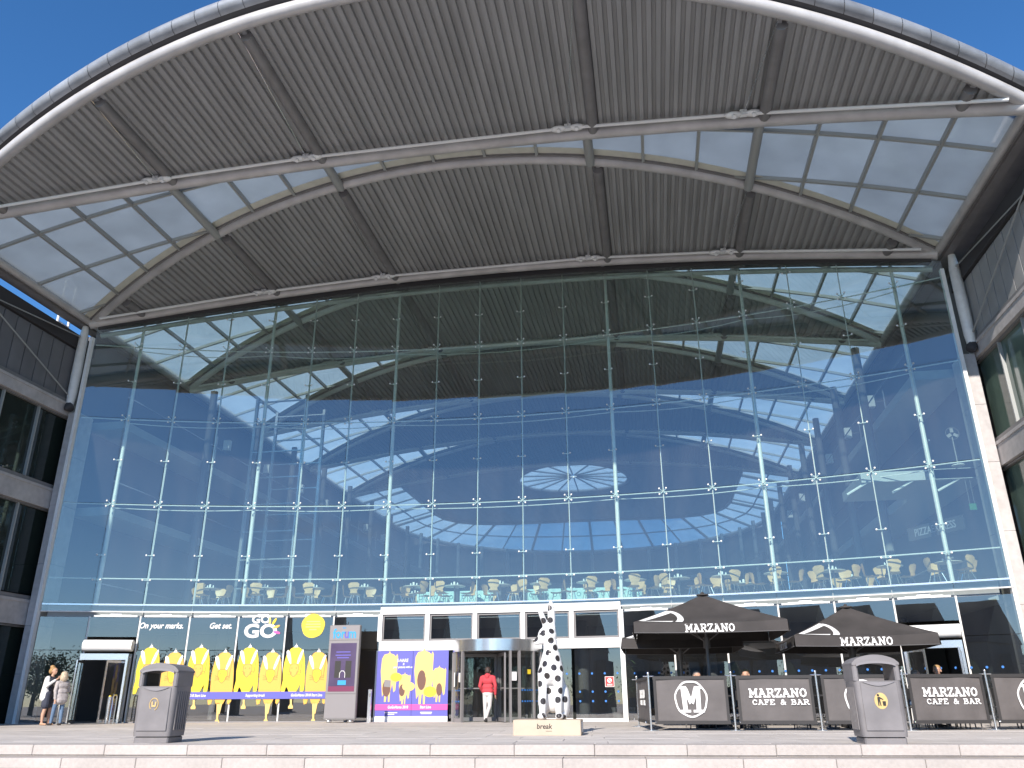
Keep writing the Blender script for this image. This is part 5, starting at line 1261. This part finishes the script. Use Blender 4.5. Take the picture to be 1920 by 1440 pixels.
def hand(w_,d,s,t=0):
    """palm from wrist w_ along d with five unequal bent fingers spread along s"""
    w_=Vector(w_);d=Vector(d).normalized();s=Vector(s).normalized();n=d.cross(s); o=[(w_,w_+d*.07,.022,.030,t)]
    for k,(off,L) in enumerate(((-.026,.05),(-.009,.062),(.009,.066),(.026,.055))):
        b=w_+d*.085+s*off; mpt=b+d*L*.5+n*.006; o.append((b,mpt,.010,.0095,t)); o.append((mpt,mpt+(d*.7+n*.7)*L*.5,.0095,.0085,t))
    o.append((w_+d*.03-s*.03,w_+d*.07-s*.055+n*.01,.012,.010,t)); return o
# woman in dress and white cardigan, hands raised to her phone, looking right (+x)
def V3(*a): return Vector(a)
P=head((.03,0,1.55),(1,-.3),0)+[((0,0,1.38),(.02,0,1.47),.052,.05,0)]
P+=[((-.02,-.14,1.34),(-.02,.14,1.34),.075,.075,1),((0,-.06,1.28),(0,.06,1.28),.115,.115,1),((.01,-.06,1.05),(.01,.06,1.05),.105,.105,1),((0,-.08,.88),(0,.08,.88),.125,.125,1),((0,-.09,.84),(.0,-.1,.58),.115,.125,1),((0,.09,.84),(.0,.1,.58),.115,.125,1),((.0,-.05,.62),(0,.05,.62),.14,.14,1)]
P+=[((.0,-.09,.6),(.01,-.1,.46),.062,.055,0),((.01,-.1,.46),(-.02,-.1,.30),.055,.056,0),((-.02,-.1,.30),(-.01,-.1,.08),.055,.036,0),((-.03,-.1,.045),(.13,-.12,.03),.038,.03,2),
    ((.02,.09,.6),(.06,.1,.46),.062,.055,0),((.06,.1,.46),(.05,.1,.30),.055,.054,0),((.05,.1,.30),(.07,.1,.08),.054,.036,0),((.05,.1,.045),(.21,.11,.03),.038,.03,2)]
P+=[((-.02,-.17,1.35),(.02,-.25,1.12),.06,.055,3),((.02,-.25,1.12),(.20,-.17,1.28),.052,.042,3),((.20,-.17,1.28),(.25,-.12,1.33),.03,.028,0),((-.02,.17,1.35),(.05,.25,1.12),.06,.055,3),((.05,.25,1.12),(.24,.14,1.30),.052,.042,3),((.24,.14,1.30),(.27,.09,1.34),.03,.028,0)]
P+=[((-.06,-.1,1.32),(-.08,-.11,.80),.10,.13,3),((-.06,.1,1.32),(-.08,.11,.80),.10,.13,3),((-.08,-.02,1.3),(-.12,-.02,.8),.09,.12,3)]
P+=hand((.25,-.12,1.33),(.5,.3,.6),(0,.3,-.2))+hand((.27,.09,1.34),(.5,-.3,.6),(0,-.3,-.2))
def phone(T): pass
person('standing woman in white cardigan and dark dress looking at her phone',(-18.50,24.05,0),R_(8),P,['skin','cloth_navy','shoe_tan','cloth_white'],[((-.02,0,1.60),(.098,.092,.095)),((-.07,0,1.56),(.06,.085,.09)),((-.05,0,1.69),(.07,.07,.05))],'hair_fair')
T=thing('phone','small dark phone held up by the woman in white cardigan','phone',(-18.17,24.09,1.40),R_(8)); m=MB(); m.cbox(-.004,.004,-.037,.037,-.07,.07,.002); obj('casing',m,'rubber',T); m=MB(); m.box(-.0055,-.0045,-.032,.032,-.06,.06); obj('screen',m,'screen',T)
# blonde person with back turned, grey top, jeans, stepping away
P=head((-.02,.0,1.40),(-1,.4),0)+[((.0,0,1.24),(-.01,0,1.33),.05,.05,0)]
P+=[((.0,-.13,1.20),(.0,.13,1.20),.075,.075,1),((.01,-.06,1.12),(.01,.06,1.12),.115,.115,1),((.02,-.06,.95),(.02,.06,.95),.125,.125,1),((.03,-.07,.80),(.03,.07,.80),.14,.14,1),((.06,-.05,.72),(.06,.05,.72),.14,.14,1)]
P+=[((.0,-.08,.76),(-.08,-.09,.45),.085,.062,2),((-.08,-.09,.45),(-.12,-.09,.09),.062,.045,2),((-.10,-.09,.045),(-.25,-.1,.03),.04,.032,3),((.03,.08,.76),(.04,.09,.45),.085,.062,2),((.04,.09,.45),(.08,.09,.09),.062,.045,2),((.1,.09,.045),(-.04,.1,.03),.04,.032,3)]
P+=[((.0,-.16,1.21),(.06,-.22,.98),.062,.055,1),((.06,-.22,.98),(.10,-.2,.76),.05,.042,1),((.0,.16,1.21),(.0,.22,.98),.062,.055,1),((.0,.22,.98),(-.12,.2,.92),.05,.04,1)]+hand((.11,-.2,.74),(.1,0,-1),(1,0,0))+hand((-.14,.2,.91),(-1,0,-.2),(0,1,0))
person('blonde person in grey top and jeans turned away beside the woman',(-18.02,23.95,0),R_(-25),P,['skin','cloth_grey','denim','shoe_dark'],[((0,0,1.45),(.105,.10,.10)),((.05,0,1.37),(.075,.105,.13)),((.0,.07,1.36),(.07,.04,.10)),((.0,-.07,1.36),(.07,.04,.10))],'hair_blond')
# man in red hooded top walking into the revolving door, seen from behind
P=head((0,.02,1.53),(.1,1),0)+[((0,0,1.38),(0,.01,1.45),.055,.052,0),((0,-.05,1.40),(0,-.06,1.36),.075,.07,1),((-.05,-.04,1.41),(.05,-.04,1.41),.05,.05,1)]
P+=[((-.16,0,1.34),(.16,0,1.34),.075,.075,1),((-.08,0,1.24),(.08,0,1.24),.12,.12,1),((-.07,0,1.05),(.07,0,1.05),.115,.115,1),((-.07,0,.93),(.07,0,.93),.12,.12,1),((-.06,0,.86),(.06,0,.86),.115,.115,2)]
P+=[((-.08,0,.84),(-.09,.02,.48),.09,.066,2),((-.09,.02,.48),(-.07,-.02,.10),.064,.05,2),((-.07,-.04,.05),(-.08,.14,.035),.045,.036,3),((.08,0,.84),(.07,-.02,.48),.09,.066,2),((.07,-.02,.48),(.0,-.16,.16),.064,.05,2),((.0,-.18,.09),(-.01,-.08,.03),.045,.036,3)]
P+=[((-.2,0,1.33),(-.26,.0,1.08),.066,.06,1),((-.26,.0,1.08),(-.20,.14,.90),.058,.045,1),((.2,0,1.33),(.26,-.02,1.08),.066,.06,1),((.26,-.02,1.08),(.24,.05,.84),.058,.045,1)]+hand((-.19,.16,.88),(.2,.8,-.5),(1,0,0))+hand((.24,.06,.82),(0,.2,-1),(0,1,0))
person('man in red hooded top and pale trousers walking into the revolving door',(-5.36,27.35,0),R_(-4),P,['skin','cloth_red','cloth_pale','shoe_dark'],[((0,-.005,1.585),(.094,.10,.085)),((0,-.05,1.54),(.085,.055,.08))],'hair_dark')
# diners on cafe chairs
def diner(x,y,rz,lab,top,hairm,hh,lean=0):
    P=head((0,-.10-lean,1.15+hh),(0,-1),0)+[((0,-.02,1.0),(0,-.07-lean,1.07+hh),.055,.052,0)]
    P+=[((-.16,0,.96),(.16,0,.96),.075,.075,1),((-.08,0,.85),(.08,0,.85),.12,.12,1),((-.07,.02,.66),(.07,.02,.66),.12,.12,1),((-.08,.02,.55),(.08,.02,.55),.12,.12,2)]
    for s in (-1,1):
        P+=[((s*.09,0,.54),(s*.11,-.42,.52),.085,.065,2),((s*.11,-.42,.52),(s*.11,-.40,.1),.062,.045,2),((s*.11,-.38,.05),(s*.12,-.54,.035),.042,.034,3),((s*.2,0,.95),(s*.25,-.08,.72),.065,.055,1),((s*.25,-.08,.72),(s*.12,-.30,.78),.05,.04,1)]
        P+=hand((s*.12,-.30,.78),(-s*.3,-1,.1),(1,0,0))
    person(lab,(x,y,0),rz,P,['skin',top,'denim','shoe_dark'],[((0,-.085-lean,1.215+hh),(.088,.095,.065)),((0,-.045-lean,1.17+hh),(.085,.06,.08))],hairm)
    c_=dup(cc,(x,y+.02,0),rz); c_['label']='dark cafe chair under the '+lab
diner(.95,21.75,R_(30),'seated person with reddish face behind the M banner','cloth_navy','hair_grey',.02)
diner(2.20,21.75,R_(-20),'seated person with cropped hair behind the first MARZANO banner','cloth_navy','hair_fair',.05)
diner(6.05,21.95,R_(60),'smaller seated grey haired man at right','cloth_white','hair_grey',.0)
diner(6.62,21.75,R_(-30),'seated man in blue looking down behind the right MARZANO banner','cloth_blue','hair_fair',.10,.03)

# ---- behind the viewer: what the glass mirrors (churchyard trees, stone church)
def tree_mesh(seed,h):
    rr=random.Random(seed); tk=MB(); tk.tube([(0,0,0),(.1,0,h*.25),(0,.1,h*.5),(0,0,h*.8)],[.28,.22,.15,.05],8)
    cl=[]
    for k in range(16):
        a=rr.uniform(0,6.28); z=rr.uniform(.35,.98)*h; r=rr.uniform(.2,1)*h*.26*math.sin(max(.15,min(1,(1.15-z/h)*1.5))*math.pi/2); c=Vector((r*math.cos(a),r*math.sin(a),z)); cl.append(c); tk.tube([(0,0,max(.2*h,z-.25*h)),c],[.08,.02],5)
    lf=MB()
    for k in range(1500):
        c=rr.choice(cl); p=c+Vector((rr.gauss(0,.09),rr.gauss(0,.09),rr.gauss(0,.075)))*h; u=Vector((rr.gauss(0,1),rr.gauss(0,1),rr.gauss(0,1))).normalized(); v_=u.cross(Vector((rr.gauss(0,1),rr.gauss(0,1),rr.gauss(0,1)))).normalized(); s_=rr.uniform(.14,.26)
        lf.add([p-u*s_,p+v_*s_*.5,p+u*s_,p-v_*s_*.5],[(0,1,2,3)])
    return tk,lf
protos=[]
for q in range(3):
    tk,lf=tree_mesh(20+q,8.2+.6*q); a=tk.mesh('trunk'); a.materials.append(M['bark']); b=lf.mesh('crown'); b.materials.append(M['leaf']); protos.append((a,b))
rr=random.Random(12)
for k,(x,y) in enumerate([(-88,-58),(-80,-62),(-72,-57),(-64,-64),(-57,-60),(-50,-66),(-18,-66),(-10,-62),(-3,-66),(5,-60),(13,-66),(21,-61),(29,-66),(38,-60),(47,-64),(56,-58),(66,-62),(-30,-34)]):
    q=k%3; T=thing('leafy_tree','leafy tree in the mirrored far row, %s from the left'%ORD[[-88,-80,-72,-64,-57,-50,-18,-10,-3,5,13,21,29,38,47,56,66,-30].index(x)],'tree',(x,y,-1.02),rr.uniform(0,6),'leafy trees mirrored in the glass'); s_=rr.uniform(.85,1.1); T.scale=(s_,s_,s_)
    if k==17: T['label']='near leafy tree mirrored in the glass at the far left'
    share('trunk',protos[q][0],T); share('crown',protos[q][1],T)
for k in range(26):
    x=-92+6.6*k+rr.uniform(-1,1)
    if -58<x<-24: continue
    q=(k+1)%3; T=thing('leafy_tree','leafy tree in the second mirrored row, place %s'%(ORD[k%18] if k<18 else 'after the '+ORD[k-17]),'tree',(x,-82+rr.uniform(-3,3),-1.02),rr.uniform(0,6),'leafy trees mirrored in the glass'); s_=rr.uniform(1.0,1.35); T.scale=(s_*1.2,s_*1.2,s_)
    share('trunk',protos[q][0],T); share('crown',protos[q][1],T)
T=thing('stone_church','dark stone church mirrored in the ground floor windows','building',(-40,-72,-1.02)); m=MB(); m.box(-16,14,-12,0,0,9.0); obj('nave_wall',m,'flint',T)
m=MB(); m.prism([(-6.3,9.0),(6.3,9.0),(0,15)],(14.2,-6,0),(0,1,0),(0,0,1),-30.4) ; obj('nave_roof',m,'lead_roof',T)
m=MB(); m.box(-22,-15.9,-10,-3,0,26); tw=obj('tower',m,'flint',T)
for j in range(7):
    m=MB(); m.prism([(-.9,2),(.9,2),(.9,5.4),(.5,6.4),(0,6.9),(-.5,6.4),(-.9,5.4)],(-13+4.1*j,.06,0),(1,0,0),(0,0,1),-.1); obj('window',m,'wing_glass',T)
m=MB(); m.box(14,15.5,-9,-3,0,7.5); obj('chancel',m,'flint',T)
